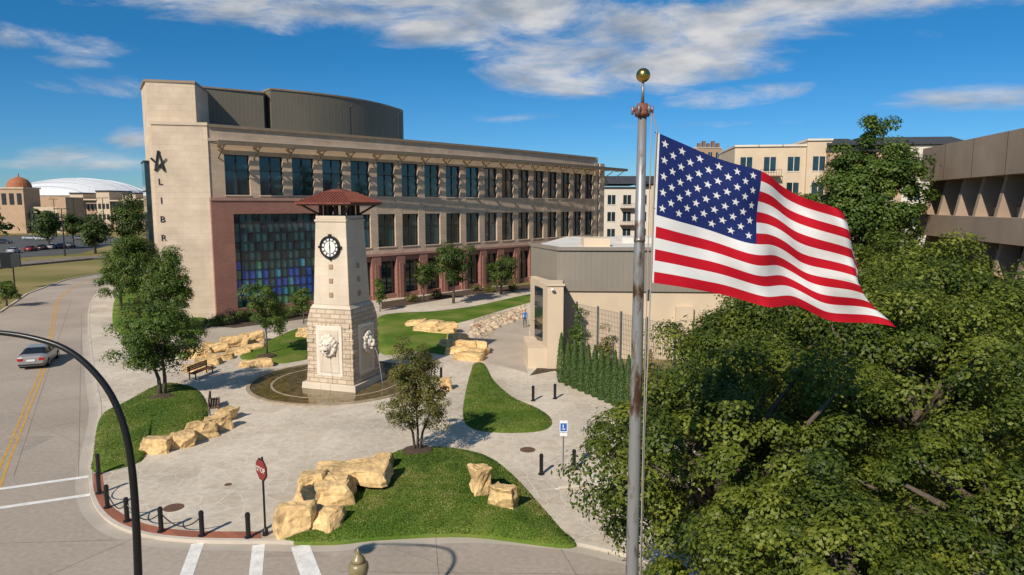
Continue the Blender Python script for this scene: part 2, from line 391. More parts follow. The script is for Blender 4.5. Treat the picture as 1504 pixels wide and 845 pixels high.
def tree(name, base, c, r, ncl, rc, npl, size, mat, trunk=0.12, shape=None, inner=.45, forks=1, zb=0.1, limbs=14):
    e = empty(name, (base[0], base[1], zb))
    C, P, N, T = crown(c, r, ncl, rc, npl, inner, shape=shape)
    leaf_mesh('foliage', P, N, size, T, mat, e)
    mb = MB()
    for f in range(forks):
        bx = base[0] + (f - (forks - 1) / 2) * trunk * 1.6
        by = base[1] + (f % 2) * trunk
        z1 = c[2] - r[2] * .55; z2 = c[2] + r[2] * .45
        k = (f - (forks - 1) / 2)
        pts = [(bx, by, zb - .2), (bx + k * .15 + .03, by, zb + (z1 - zb) * .5), (c[0] + k * r[0] * .3, c[1], z1), (c[0] + k * r[0] * .45, c[1] + .1, z2)]
        mb.tube(pts, [trunk * 1.35, trunk, trunk * .75, trunk * .25], 8, bark_m)
    idx = RNG.permutation(len(C))[:limbs]
    for i in idx:
        q = C[i]; z1 = c[2] - r[2] * RNG.uniform(.1, .65)
        a = Vector((c[0], c[1], min(z1, q[2] - .1)))
        if a.z < zb + .5: a.z = zb + .6
        mid = a.lerp(Vector(q), .5) + Vector((0, 0, .12 * r[2] * .5))
        mb.tube([a, mid, q], [trunk * .5, trunk * .32, trunk * .1], 5, bark_m)
    mb.build('trunk', e, smooth=True)
    return e
def tree_on(name, a, b, half, top, bot, ncl, rc, npl, size, mat, trunk=.1, shape=None, cx=None, inner=.4, forks=1, zb=.1):
    X, Y = site(a, b, zb)
    zt, z0 = height_at(top, Y), height_at(bot, Y)
    r = half / 1002 * Y
    c = (X if cx is None else x_at(cx, (top + bot) / 2, Y), Y, (zt + z0) / 2)
    rz = (zt - z0) / 2
    return tree(name, (X, Y), c, (max(r - rc * .5, .3), max(r - rc * .5, .3), max(rz - rc * .4, .3)), ncl, rc, npl, size, mat, trunk, shape, inner, forks, zb)
def shrub(name, x, y, rx, ry, h, n, size, mat, zb=.12, parts=None):
    e = empty(name, (x, y, zb))
    C, P, N, T = crown((x, y, zb + h * .45), (rx * .75, ry * .75, h * .38), max(6, n // 60), h * .3 + .1, 60, .1)
    leaf_mesh('foliage', P, N, size, T, mat, e)
    mb = MB()
    for i in range(5):
        q = C[i]
        mb.tube([(x, y, zb - .1), ((x + q[0]) / 2, (y + q[1]) / 2, zb + h * .3), tuple(q)], [.03, .02, .008], 5, bark_m)
    mb.build('stems', e)
    return e

# ------------------------------------------------------------------ world, sun, camera
sc = bpy.context.scene
S = Vector((-0.48, -0.877, 0)).normalized()
EL = math.radians(38)
S3 = Vector((S.x * math.cos(EL), S.y * math.cos(EL), math.sin(EL)))
w = bpy.data.worlds.new('World'); sc.world = w; w.use_nodes = True
nt = w.node_tree; N, L = nt.nodes, nt.links
bg = N['Background']; out = N['World Output']
sky = N.new('ShaderNodeTexSky'); sky.sky_type = 'NISHITA'; sky.sun_disc = False
sky.sun_elevation = EL; sky.sun_rotation = math.atan2(S.x, S.y)
sky.air_density = 1.0; sky.dust_density = 0.0; sky.ozone_density = 3.0; sky.altitude = 200
def mth(op, a=None, b=None, c=None, clamp=False):
    n = N.new('ShaderNodeMath'); n.operation = op; n.use_clamp = clamp
    for i, x in enumerate((a, b, c)):
        if x is None: continue
        if isinstance(x, (int, float)): n.inputs[i].default_value = x
        else: L.new(x, n.inputs[i])
    return n.outputs[0]
tc = N.new('ShaderNodeTexCoord'); sp = N.new('ShaderNodeSeparateXYZ'); L.new(tc.outputs['Generated'], sp.inputs[0])
az = mth('ARCTAN2', sp.outputs[0], sp.outputs[1]); el = mth('ARCSINE', sp.outputs[2])
tint = N.new('ShaderNodeValToRGB')
te = tint.color_ramp.elements; te[0].position = 0.0; te[0].color = (.31, .49, .68, 1); te[1].position = 1.0; te[1].color = (.75, .9, .85, 1)
q_ = te.new(.12); q_.color = (.20, .47, .74, 1)
q_ = te.new(.28); q_.color = (.11, .44, .68, 1)
q_ = te.new(.46); q_.color = (.10, .50, .72, 1)
L.new(mth('MULTIPLY', el, 1 / 0.7, clamp=True), tint.inputs[0])
mulc = N.new('ShaderNodeMixRGB'); mulc.blend_type = 'MULTIPLY'; mulc.inputs[0].default_value = 1
L.new(sky.outputs[0], mulc.inputs[1]); L.new(tint.outputs[0], mulc.inputs[2])
L.new(mulc.outputs[0], bg.inputs['Color']); bg.inputs['Strength'].default_value = 0.125
cv = N.new('ShaderNodeCombineXYZ'); L.new(az, cv.inputs[0]); L.new(mth('MULTIPLY', el, 3.2), cv.inputs[1])
nz = N.new('ShaderNodeTexNoise'); nz.inputs['Scale'].default_value = 5.5; nz.inputs['Detail'].default_value = 12; nz.inputs['Roughness'].default_value = 0.64
nz.inputs['Distortion'].default_value = 0.4
L.new(cv.outputs[0], nz.inputs['Vector'])
def azel(px, py):
    dz = -121.0 + (422.5 - py) * CT; dy = 994.7 + (422.5 - py) * ST; dx = px - 752
    return math.atan2(dx, dy), math.atan2(dz, math.hypot(dx, dy))
acc = None
clouds = [(430, 8, 330, 32, 1), (700, 22, 260, 42, 1.15), (880, 98, 170, 42, 1.2), (1010, 52, 230, 52, 1.15), (1180, 12, 300, 30, 1),
          (70, 60, 100, 16, .85), (85, 88, 60, 10, .6), (165, 128, 80, 14, .6), (770, 172, 80, 9, .55), (1110, 142, 130, 15, .64),
          (1420, 148, 90, 18, .66), (1340, 52, 45, 10, .6), (150, 236, 85, 18, .95), (1240, 68, 30, 7, .6), (960, 186, 180, 6, .45), (195, 215, 30, 22, .95), (60, 242, 90, 8, .6)]
for px, py, rx, ry, wt in clouds:
    A, E = azel(px, py)
    dx = mth('MULTIPLY', mth('SUBTRACT', az, A), 1002 / rx); dy = mth('MULTIPLY', mth('SUBTRACT', el, E), 1002 / ry)
    d2 = mth('ADD', mth('MULTIPLY', dx, dx), mth('MULTIPLY', dy, dy))
    m = mth('MULTIPLY', mth('SUBTRACT', 1.0, mth('MULTIPLY', d2, .6)), wt, clamp=True)
    acc = m if acc is None else mth('MAXIMUM', acc, m)
dens = mth('ADD', mth('MULTIPLY', acc, 0.75), mth('MULTIPLY', mth('SUBTRACT', nz.outputs['Fac'], .5), 2.3))
dens = mth('MULTIPLY', dens, mth('MULTIPLY', acc, 6.0, clamp=True))
mr = N.new('ShaderNodeMapRange'); mr.interpolation_type = 'SMOOTHSTEP'
mr.inputs[1].default_value = .18; mr.inputs[2].default_value = .95; mr.inputs[3].default_value = 0; mr.inputs[4].default_value = .93
L.new(dens, mr.inputs[0])
nz2 = N.new('ShaderNodeTexNoise'); nz2.inputs['Scale'].default_value = 10; nz2.inputs['Detail'].default_value = 9; L.new(cv.outputs[0], nz2.inputs['Vector'])
crp = N.new('ShaderNodeValToRGB'); crp.color_ramp.elements[0].position = .32; crp.color_ramp.elements[1].position = .62
crp.color_ramp.elements[0].color = (0.33, 0.38, 0.45, 1); crp.color_ramp.elements[1].color = (0.78, 0.76, 0.74, 1)
L.new(nz2.outputs['Fac'], crp.inputs[0])
bg2 = N.new('ShaderNodeBackground'); L.new(crp.outputs[0], bg2.inputs[0]); bg2.inputs[1].default_value = 0.92
mxs = N.new('ShaderNodeMixShader'); L.new(mr.outputs[0], mxs.inputs[0]); L.new(bg.outputs[0], mxs.inputs[1]); L.new(bg2.outputs[0], mxs.inputs[2])
L.new(mxs.outputs[0], out.inputs['Surface'])

sun = bpy.data.lights.new('sun', 'SUN'); sun.energy = 5.0; sun.angle = math.radians(.53); sun.color = (1, .92, .80)
so = bpy.data.objects.new('sun', sun); sc.collection.objects.link(so); so.rotation_euler = (-S3).to_track_quat('-Z', 'Y').to_euler(); so.location = (-40, -60, 80)
cam = bpy.data.cameras.new('camera'); co = bpy.data.objects.new('camera', cam); sc.collection.objects.link(co)
co.location = (0, 0, CAMH); co.rotation_euler = (math.radians(90 - 6.94), 0, 0)
cam.sensor_width = 36; cam.lens = 1002 / 1504 * 36; cam.clip_end = 8000; cam.clip_start = .1
sc.camera = co
sc.view_settings.view_transform = 'Standard'; sc.view_settings.look = 'None'

# ------------------------------------------------------------------ ground
mb = MB(); mb.face([(-4000, -500, -.02), (4000, -500, -.02), (4000, 6000, -.02), (-4000, 6000, -.02)], field_m); mb.build('ground')
leftk = [site(*p) for p in [(-420, 560), (-150, 495), (-60, 476), (0, 459), (40, 432), (95, 412), (150, 402), (215, 396)]]
road = leftk + [site(*p) for p in [(240, 401), (215, 412), (205, 440), (205, 540), (215, 700), (500, 780), (1000, 760), (1500, 780)]] + [(60, 5), (0, 3), (-60, 5), (-80, 30)]
mb = MB(); mb.face([(p[0], p[1], 0.0) for p in road], road_m); mb.build('road')
edge = spline([site(*p) for p in [(232, 402), (190, 412), (150, 425), (133, 450), (131, 490), (140, 560), (147, 605), (139, 660), (133, 702), (139, 738), (163, 768), (210, 787), (280, 796), (380, 798), (490, 799), (560, 792), (690, 787), (790, 793), (850, 801), (930, 820), (1040, 850), (1200, 870)]], False, 5)
plaza = edge + [site(*p) for p in [(1330, 800), (1200, 640), (1010, 615), (900, 560), (812, 500), (815, 470), (850, 425), (700, 420), (560, 440), (430, 460), (300, 460), (250, 420)]]
mb = MB(); mb.prism(plaza, -.1, .12, kerb_m, plaza_m); mb.build('plaza_paving')
mb = MB(); ribbon_into(mb, [(p[0] + .0, p[1]) for p in edge], .16, .135, kerb_m, -.05); mb.build('kerb')
mb = MB(); ribbon_into(mb, leftk, .2, .12, kerb_m, -.05); mb.build('kerb')
mb = MB(); ribbon_into(mb, [site(*p) for p in [(-200, 415), (0, 392), (120, 381), (215, 376)]], 7, .35, M('rail_ballast', (.20, .16, .125), .95, .3, 1, .6, 8, fine=.3, fscale=4), -.05); mb.build('railway_ballast')
mb = MB()
gut = M('gutter_concrete', (0.43, 0.37, 0.30), .9, .12, .6, fine=.1)
gpts = [(p[0], p[1]) for p in edge[20:]]
off = []
for i, p in enumerate(gpts):
    a = gpts[max(i - 1, 0)]; b = gpts[min(i + 1, len(gpts) - 1)]; d = Vector((b[0] - a[0], b[1] - a[1])).normalized(); off.append((p[0] + d.y * .33, p[1] - d.x * .33))
ribbon_into(mb, off, .45, .0035, gut); mb.build('gutter')
mb = MB()
yl = spline([site(*p) for p in [(-30, 790), (3, 692), (24, 640), (46, 585), (62, 545), (74, 500), (80, 462), (90, 436), (120, 416), (160, 407), (215, 400)]], False, 6)
for s_ in (-.13, .13):
    pts = []
    for i, p in enumerate(yl):
        a = yl[max(i - 1, 0)]; b = yl[min(i + 1, len(yl) - 1)]; d = Vector((b[0] - a[0], b[1] - a[1])).normalized()
        pts.append((p[0] - d.y * s_, p[1] + d.x * s_))
    ribbon_into(mb, pts, .11, .006, yellow_p)
for a, b, wd in [((-60, 727), (132, 700), .28), ((-60, 755), (132, 727), .28), ((291, 797), (272, 850), .42), ((380, 799), (374, 860), .42), ((440, 800), (462, 860), .62)]:
    A_, B2 = Vector(site(*a)), Vector(site(*b)); A_ = A_ + (B2 - A_) * .03
    ribbon_into(mb, [tuple(A_), tuple(B2)], wd, .0075, white_p)
mb.build('road_markings')
mb = MB()
seam = M('road_joint_sealant', (0.19, 0.155, 0.125), .9, .3)
def wig(a, b, k=9, amp=.05):
    A_, B2 = Vector(site(*a)), Vector(site(*b)); return [tuple(A_.lerp(B2, i / k) + Vector((random.uniform(-amp, amp), random.uniform(-amp, amp)))) for i in range(k + 1)]
for a, b in [((0, 560), (140, 545)), ((0, 640), (145, 615)), ((-60, 800), (230, 792)), ((60, 850), (200, 790)), ((105, 440), (20, 700)), ((500, 840), (1000, 845)), ((640, 788), (645, 850)), ((820, 800), (850, 850)), ((0, 500), (133, 487)), ((120, 460), (115, 700)), ((0, 520), (135, 510)), ((0, 600), (145, 580))]:
    ribbon_into(mb, wig(a, b, amp=.01), .022, .0045, seam)
for a, b in [((10, 600), (130, 660)), ((560, 800), (700, 850))]:
    ribbon_into(mb, wig(a, b, 14, .1), .014, .005, M('tar_crack_seal', (.16, .13, .105), .8, .2))
mb.build('road_joints')
stain = M('worn_concrete_patch', (.33, .272, .218), .85, .2, .6, fine=.12, fscale=4)
mb = MB()
for cx_, cy_, rx, ry in ((-26, 33, 2.2, 1.4), (-5, 23.0, 3.5, .9)):
    mb.face([(cx_ - rx, cy_ - ry, .0025), (cx_ + rx, cy_ - ry, .0025), (cx_ + rx, cy_ + ry, .0025), (cx_ - rx, cy_ + ry, .0025)], stain)
mb.build('road_patch')
o_ = spline([site(*p, .12) for p in [(137, 695), (141, 736), (165, 765), (212, 784), (281, 792), (384, 794)]], False, 6)
i_ = spline([site(*p, .12) for p in [(150, 697), (158, 734), (180, 755), (222, 772), (285, 780), (384, 781)]], False, 6)
mb = MB()
for i in range(len(o_) - 1):
    mb.face([(*o_[i], .126), (*o_[i + 1], .126), (*i_[i + 1], .126), (*i_[i], .126)], paver_brick)
mb.build('brick_paving_strip')

# lawns
def lawn(name, pix, rise=.25, blades=0, z0=.13):
    pts = spline([site(*p, z0) for p in pix], True, 5)
    c = (sum(p[0] for p in pts) / len(pts), sum(p[1] for p in pts) / len(pts))
    v = []; f = []; R = 9; n = len(pts)
    for k in range(R):
        t = k / (R - 1) * .995
        h = z0 + .05 * min(1, k) + rise * (1 - (1 - t) ** 2)
        for p in pts: v.append((p[0] + (c[0] - p[0]) * t, p[1] + (c[1] - p[1]) * t, h))
    v.append((c[0], c[1], z0 + .05 + rise))
    skirt = len(v)
    for p in pts: v.append((p[0], p[1], -.05))
    for k in range(R - 1):
        for i in range(n):
            j = (i + 1) % n; f.append((k * n + i, k * n + j, (k + 1) * n + j, (k + 1) * n + i))
    for i in range(n):
        j = (i + 1) % n; f.append(((R - 1) * n + i, (R - 1) * n + j, skirt - 1)); f.append((skirt + i, skirt + j, j, i))
    me = bpy.data.meshes.new(name); me.from_pydata(v, [], f); me.materials.append(lawn_m)
    bm = bmesh.new(); bm.from_mesh(me); bmesh.ops.recalc_face_normals(bm, faces=bm.faces[:]); bm.to_mesh(me); bm.free()
    me.polygons.foreach_set('use_smooth', [True] * len(me.polygons))
    ob = bpy.data.objects.new(name, me); sc.collection.objects.link(ob)
    if blades:
        V = np.array(v); F = [q for q in f if len(q) == 4 and max(q) < skirt]
        Q = np.array(F); a, b, c_, d = V[Q[:, 0]], V[Q[:, 1]], V[Q[:, 2]], V[Q[:, 3]]
        ar = np.linalg.norm(np.cross(c_ - a, d - b), axis=1); ar /= ar.sum()
        idx = RNG.choice(len(Q), blades, p=ar); u = RNG.random((blades, 1)); w_ = RNG.random((blades, 1))
        P = (a[idx] * (1 - u) + b[idx] * u) * (1 - w_) + (d[idx] * (1 - u) + c_[idx] * u) * w_
        P[:, 2] += .012
        Nn = unit(blades); Nn[:, 2] = np.abs(Nn[:, 2]) + .25; Nn /= np.linalg.norm(Nn, axis=1, keepdims=True)
        gx = np.array([noise.noise(Vector((p[0] * .45, p[1] * .45, 0))) + .6 * noise.noise(Vector((p[0] * 1.4, p[1] * 1.4, 4))) for p in P])
        leaf_mesh('grass_blades', P, Nn, .06, .42 + gx * 1.0 + RNG.normal(size=blades) * .13, grass_blade, ob)
    return ob
lawn('lawn', [(140, 694), (137, 668), (148, 612), (185, 590), (240, 563), (285, 570), (304, 592), (303, 618), (275, 640), (215, 655), (207, 678)], .3, 26000)
lawn('lawn', [(410, 790), (485, 796), (560, 789), (690, 785), (838, 801), (822, 775), (790, 738), (750, 695), (710, 668), (650, 657), (585, 662), (556, 690), (500, 705), (455, 725), (430, 750)], .35, 55000)
lawn('lawn', [(697, 534), (711, 535), (724, 558), (755, 585), (795, 603), (811, 620), (795, 633), (740, 636), (695, 630), (680, 612), (684, 575), (691, 548)], .12, 16000)
lawn('lawn', [(556, 517), (557, 465), (640, 457), (700, 449), (780, 432), (790, 440), (740, 455), (690, 470), (650, 478), (615, 472), (618, 490), (660, 520), (610, 516)], .05)
lawn('lawn', [(352, 524), (395, 500), (440, 482), (462, 485), (462, 520), (430, 532), (390, 534)], .2, 6000)
lawn('lawn', [(165, 470), (175, 430), (215, 405), (260, 415), (300, 462), (300, 482), (290, 492), (220, 490), (180, 492)], .15)
mb = MB(); mb.face([(*site(*p, .12), .128) for p in [(705, 530), (712, 500), (728, 482), (765, 468), (778, 470), (776, 500), (768, 520), (775, 548), (740, 538)]], conc_m)
mb.face([(*site(*p, .12), .1245) for p in [(285, 510), (300, 480), (460, 462), (460, 478), (380, 492), (340, 505)]], conc_m); mb.build('walkway')
mb = MB()
for poly in ([(778, 552), (815, 545), (935, 607), (1000, 640), (1100, 700), (1330, 790), (1330, 620), (1000, 590), (900, 548), (840, 515), (800, 530)], [(305, 479), (345, 482), (470, 466), (470, 455), (320, 465)], [(560, 455), (700, 432), (780, 425), (780, 418), (700, 424), (560, 444)],
             [(688, 486), (700, 465), (770, 452), (773, 460), (735, 475), (720, 497), (700, 500)]):
    mb.face([(*site(*p, .12), .132) for p in poly], mulch_m if poly[0][0] != 688 else M('river_gravel', (.42, .33, .23), .9, .4, 3, .9, 12, fine=.5, fscale=6))
for (a, b, z) in ((238, 585, .40), (613, 662, .34), (392, 523, .36)):
    x, y = site(a, b, .3)
    mb.lathe((x, y, z - .2), [(.75, 0), (.7, .2), (.4, .26), (.05, .28)], 20, mulch_m)
mb.build('mulch_bed')
mb = MB(); mb.face([(*site(*p), .004) for p in [(-250, 385), (-100, 349), (140, 345), (190, 352), (120, 372), (0, 381)]], M('asphalt', (.08, .078, .073), .9, .2, .2)); mb.build('parking_lot')
mb = MB()
for a, b in [((815, 719), (885, 706)), ((860, 690), (900, 712)), ((858, 700), (905, 694))]:
    ribbon_into(mb, [site(*a, .12), site(*b, .12)], .12, .1255, white_p)
mb.build('parking_lines')
iron = M('cast_iron', (.14, .075, .045), .7, .3, 8, .5, 30)
for p in [(255, 746), (775, 661), (335, 712)]:
    x, y = site(*p, .12); mb = MB(); r = .38 if p[0] != 335 else .15
    mb.lathe((x, y, 0), [(r, .12), (r, .132), (r * .8, .134), (r * .78, .130), (r * .3, .130)], 24, iron); mb.build('manhole_cover')

# ------------------------------------------------------------------ main library building
lib = empty('library_building', (-10, 95, 0))
Pc = [(-31.2, 71.3), (-14.5, 87.3), (15.1, 122.0)]
tm = .335
def curve(t):
    l0 = (t - tm) * (t - 1) / (tm); l1 = t * (t - 1) / (tm * (tm - 1)); l2 = t * (t - tm) / (1 - tm)
    return (Pc[0][0] * l0 + Pc[1][0] * l1 + Pc[2][0] * l2, Pc[0][1] * l0 + Pc[1][1] * l1 + Pc[2][1] * l2)
dense = [curve(i / 400) for i in range(401)]
cum = [0]
for i in range(400): cum.append(cum[-1] + math.dist(dense[i], dense[i + 1]))
TOT = cum[-1]
def at_s(s):
    if s <= 0: i = 0
    elif s >= TOT: i = 399
    else:
        i = max(0, min(399, int(np.searchsorted(cum, s)) - 1))
    f = (s - cum[i]) / (cum[i + 1] - cum[i])
    return (dense[i][0] + (dense[i + 1][0] - dense[i][0]) * f, dense[i][1] + (dense[i + 1][1] - dense[i][1]) * f)
NB = 18; s0 = 1.0; pitch = (TOT - 2.0) / NB
wl = MB(); gl = MB(); fm = MB()
coping = M('coping_metal', (.27, .20, .135), .6, .1)
TOPZ = 20.2
def bay(sa, sb, i):
    a, b = at_s(sa), at_s(sb); fr = frame(a, b); w = math.dist(a, b)
    ww = min(2.65, w * .71); x0 = (w - ww) / 2; x1 = x0 + ww
    BK = -.5
    low = i < 3
    def window(z0, z1, trans=.62, cols=2):
        for k in range(cols):
            for (za, zb_) in ((z0, z0 + (z1 - z0) * trans), (z0 + (z1 - z0) * trans, z1)):
                g = glass_sky if random.random() < .5 else glass_dark
                tl = random.uniform(-.012, .012)
                gl.box(fr, x0 + ww * k / cols, x0 + ww * (k + 1) / cols - .002, -.43, -.37 + tl, za, zb_ - .002, g)
        fm.box(fr, x0, x1, -.35, -.26, z0, z0 + .1, dark_frame); fm.box(fr, x0, x1, -.35, -.26, z1 - .1, z1, dark_frame)
        for k in range(cols + 1):
            xx = x0 + .04 + (ww - .08) * k / cols
            fm.box(fr, xx - .04, xx + .04, -.353, -.24, z0 + .1, z1 - .1, dark_frame)
        for tz in (trans, ):
            zz = z0 + (z1 - z0) * tz; fm.box(fr, x0, x1, -.347, -.25, zz - .04, zz + .04, dark_frame)
    for a0, a1 in ((0, x0), (x1, w)):
        wl.box(fr, a0, a1, BK, 0, 12.7 if low else 5.9, 17.2, limestone)
    wl.box(fr, x0, x1, BK, -.02, 12.4 if low else 10.8, 13.0, limestone)
    wl.box(fr, x0 - .08, x1 + .08, -.3, .07, 12.88, 13.0 - .002, lime_pale)
    window(13.0, 17.2)
    wl.box(fr, 0, w, BK, .0, 17.2, 18.5, limestone)
    wl.box(fr, -.02, w + .02, BK, .12, 18.5, 18.75, lime_pale)
    wl.box(fr, 0, w, BK, .0, 18.75, 19.9, limestone)
    wl.box(fr, -.03, w + .03, BK - .1, .16, 19.9, TOPZ, coping)
    if not low:
        wl.box(fr, x0, x1, BK, -.02, 5.9, 6.7, limestone)
        wl.box(fr, x0 - .08, x1 + .08, -.3, .07, 6.58, 6.7 - .002, lime_pale)
        window(6.7, 10.8)
        for a0, a1 in ((-.05, x0 + .12), (x1 - .12, w + .05)):
            wl.box(fr, a0, a1, BK, .3, 0, 5.6, brick)
        wl.box(fr, x0 + .12, x1 - .12, BK, .1, 4.9, 5.6, brick)
        wl.box(fr, x0 + .12, x1 - .12, BK, .1, 0, .7, brick)
        wl.box(fr, -.06, w + .06, BK, .36, 5.6, 5.9, brick_pale)
        gl.box(fr, x0 + .12, x1 - .12, -.42, -.36, .7, 4.9, glass_dark)
        for k in range(3):
            xx = x0 + .16 + (ww - .32) * k / 2; fm.box(fr, xx - .04, xx + .04, -.35, -.25, .7, 4.9, dark_frame)
        for zz in (.75, 3.6, 4.85): fm.box(fr, x0 + .12, x1 - .12, -.347, -.26, zz - .04, zz + .04, dark_frame)
        wl.box(fr, -.3, .3, .3, .42, 0, 4.6, brick)
for i in range(NB): bay(s0 + pitch * i, s0 + pitch * (i + 1), i)
fr = frame(at_s(0), at_s(s0)); wl.box(fr, 0, s0, -.5, 0, 12.7, 18.5, limestone); wl.box(fr, 0, s0, -.5, .12, 18.5, 18.75, lime_pale); wl.box(fr, 0, s0, -.5, 0, 18.75, 19.9, limestone); wl.box(fr, 0, s0, -.6, .16, 19.9, TOPZ, coping)
fr = frame(at_s(TOT - 1), at_s(TOT)); wl.box(fr, 0, 1.0, -6, .3, 0, 5.9, brick); wl.box(fr, 0, 1.0, -6, .05, 5.9, TOPZ, lime_pale); wl.box(fr, 1.6, 3.2, -3, .2, 0, 19.2, lime_pale)
bs0, bs1 = -.15, s0 + 3 * pitch + .35
fr = frame(at_s(0), at_s(bs1)); wb = math.dist(at_s(0), at_s(bs1))
cx0, cx1, cz0, cz1 = 2.1, wb - .9, .9, 11.0
PO = .35
wl.box(fr, bs0, cx0, -.8, PO, 0, 12.4, brick); wl.box(fr, cx1, wb, -.8, PO, 0, 12.4, brick)
wl.box(fr, cx0, cx1, -.8, PO, cz1, 12.4, brick); wl.box(fr, cx0, cx1, -.8, PO, 0, cz0, brick)
wl.box(fr, bs0 - .05, wb + .05, -.8, PO + .08, 12.4, 12.72, brick_pale)
NC, NR = 13, 10
cw, ch = (cx1 - cx0) / NC, (cz1 - cz0) / NR
for c in range(NC):
    for r in range(NR):
        g = glass_teal if (c + r) % 3 else glass_dark
        if r < 5:
            q = random.random()
            g = glass_blue if q < .40 else glass_green if q < .60 else glass_cyan if q < .78 else glass_teal
            if r == 4 and random.random() < .5: g = glass_teal
            if r == 0: g = glass_green if q < .5 else glass_teal
        tl = random.uniform(-.008, .008)
        gl.box(fr, cx0 + c * cw + .03, cx0 + (c + 1) * cw - .03, -.1, -.04 + tl, cz0 + r * ch + .03, cz0 + (r + 1) * ch - .03, g)
for c in range(NC + 1): fm.box(fr, cx0 + c * cw - .04, cx0 + c * cw + .04, -.15, .06, cz0, cz1, dark_frame)
for r in range(NR + 1): fm.box(fr, cx0, cx1, -.147, .03, cz0 + r * ch - .04, cz0 + r * ch + .04, dark_frame)
A, B = (-36.3, 70.1), (-31.2, 71.3)
frE = frame(A, B); wE = math.dist(A, B)
wl.box(frE, 0, wE, -3, .1, 0, 20.0, lime_pale); wl.box(frE, -.1, wE + .05, -3, .2, 20.0, 20.3, lime_pale)
wl.prism([(-37.3, 71.4), (-32.8, 72.5), (-34.3, 79), (-40.3, 76.2)], 0, 24.4, lime_pale)
wl.prism([(-37.45, 71.3), (-32.7, 72.4), (-34.3, 79.1), (-40.5, 76.3)], 24.4, 24.65, coping)
frS = frame((-40.3, 76.2), (-37.3, 71.4)); gl.box(frS, .6, 4.6, .02, .5, 4, 16.5, glass_dark)
for zz in (4, 7.1, 10.2, 13.3, 16.4): fm.box(frS, .55, 4.65, .0, .56, zz, zz + .15, dark_frame)
inner = []
for k in range(0, 41):
    s = TOT * k / 40; a = at_s(max(0, s - .1)); b = at_s(min(TOT, s + .1)); f2 = frame(a, b); p = at_s(s)
    inner.append((p[0] - f2[2][0] * .46, p[1] - f2[2][1] * .46))
core = inner + [(4, 134), (-50, 108), (-41, 80), (-36, 73)]
wl.prism(core, 0, 19.3, limestone, grey_roof)
wl.prism([(-36, 77.7), (-29.3, 82.5), (-32, 95), (-40, 92)], 19.3, 25.0, metal_pent)
wl.prism([(-36.1, 77.55), (-29.15, 82.4), (-32, 95), (-40, 92)], 25.0, 25.18, coping)
p2 = spline([(-28.6, 83), (-24.3, 86.2), (-20.6, 90.4), (-17.8, 95.6), (-15.9, 102)], False, 6) + [(-30, 107), (-31, 86)]
wl.prism(p2, 19.3, 25.5, metal_pent)
c2 = [(p[0] + .0, p[1] - .12) for p in p2]; wl.prism(c2, 25.5, 25.7, coping)
wl.build('walls', lib)
for (x, y, z) in ((-20.2, 87.0, 24.0), (-15.0, 92.6, 24.0)):
    fm.tube([(x, y, 19), (x, y, z), (x + .4, y, z + .2)], .16, 8, dark_frame)
cn = MB(); steel = M('bronze_steel', (.19, .14, .09), .5, .1)
n = 60; ss = [.2 + (TOT + 7 - .2) * k / n for k in range(n + 1)]
for k in range(n):
    a, b = at_s(ss[k]), at_s(ss[k + 1]); f2 = frame(a, b); w_ = math.dist(a, b)
    for y0 in (.25, .65, 1.05, 1.45, 1.85):
        cn.box(f2, 0, w_, y0, y0 + .22, 18.2, 18.26, steel)
    cn.box(f2, 0, w_, 2.2, 2.34, 18.0, 18.45, steel)
for i in range(NB + 3):
    s = s0 + pitch * i; a, b = at_s(s - .05), at_s(s + .05); f2 = frame(a, b)
    cn.box(f2, -.08, .08, 0, 2.2, 17.96, 18.19, steel)
    def pp(y, z): return (f2[0][0] + f2[2][0] * y, f2[0][1] + f2[2][1] * y, z)
    cn.tube([pp(.0, 16.8), pp(1.9, 18.02)], .07, 6, steel)
cn.build('sun_canopy', lib)
gl.build('window_glass', lib); fm.build('window_frames', lib)
def text(body, size, loc, ang, mat, parent, name, ext=.03):
    cu = bpy.data.curves.new(name, 'FONT'); cu.body = body; cu.size = size; cu.extrude = ext; cu.align_x = 'CENTER'
    cu.materials.append(mat); ob = bpy.data.objects.new(name, cu); sc.collection.objects.link(ob)
    ob.location = loc; ob.rotation_euler = (math.pi / 2, 0, ang); attach(ob, parent); return ob
angE = math.atan2(frE[1][1], frE[1][0])
for i, ch_ in enumerate('LIBRARY'):
    x = A[0] + frE[1][0] * .55 + frE[2][0] * .14; y = A[1] + frE[1][1] * .55 + frE[2][1] * .14
    text(ch_, .9, (x, y, 14.0 - i * 1.9), angE, dark_frame, lib, 'letter')
mb = MB(); cxs, czs = .55, 16.3
stp = []
for k in range(5):
    a = math.pi / 2 + k * 4 * math.pi / 5
    stp.append((cxs + .75 * math.cos(a), czs + 1.1 * math.sin(a)))
for k in (0, 1, 3, 4):
    p, q = stp[k], stp[(k + 1) % 5]
    P3 = [(A[0] + frE[1][0] * u[0] + frE[2][0] * .2, A[1] + frE[1][1] * u[0] + frE[2][1] * .2, u[1]) for u in (p, q)]
    mb.tube([P3[0], P3[1]], [.12, .04], 6, dark_frame)
mb.build('star_emblem', lib)

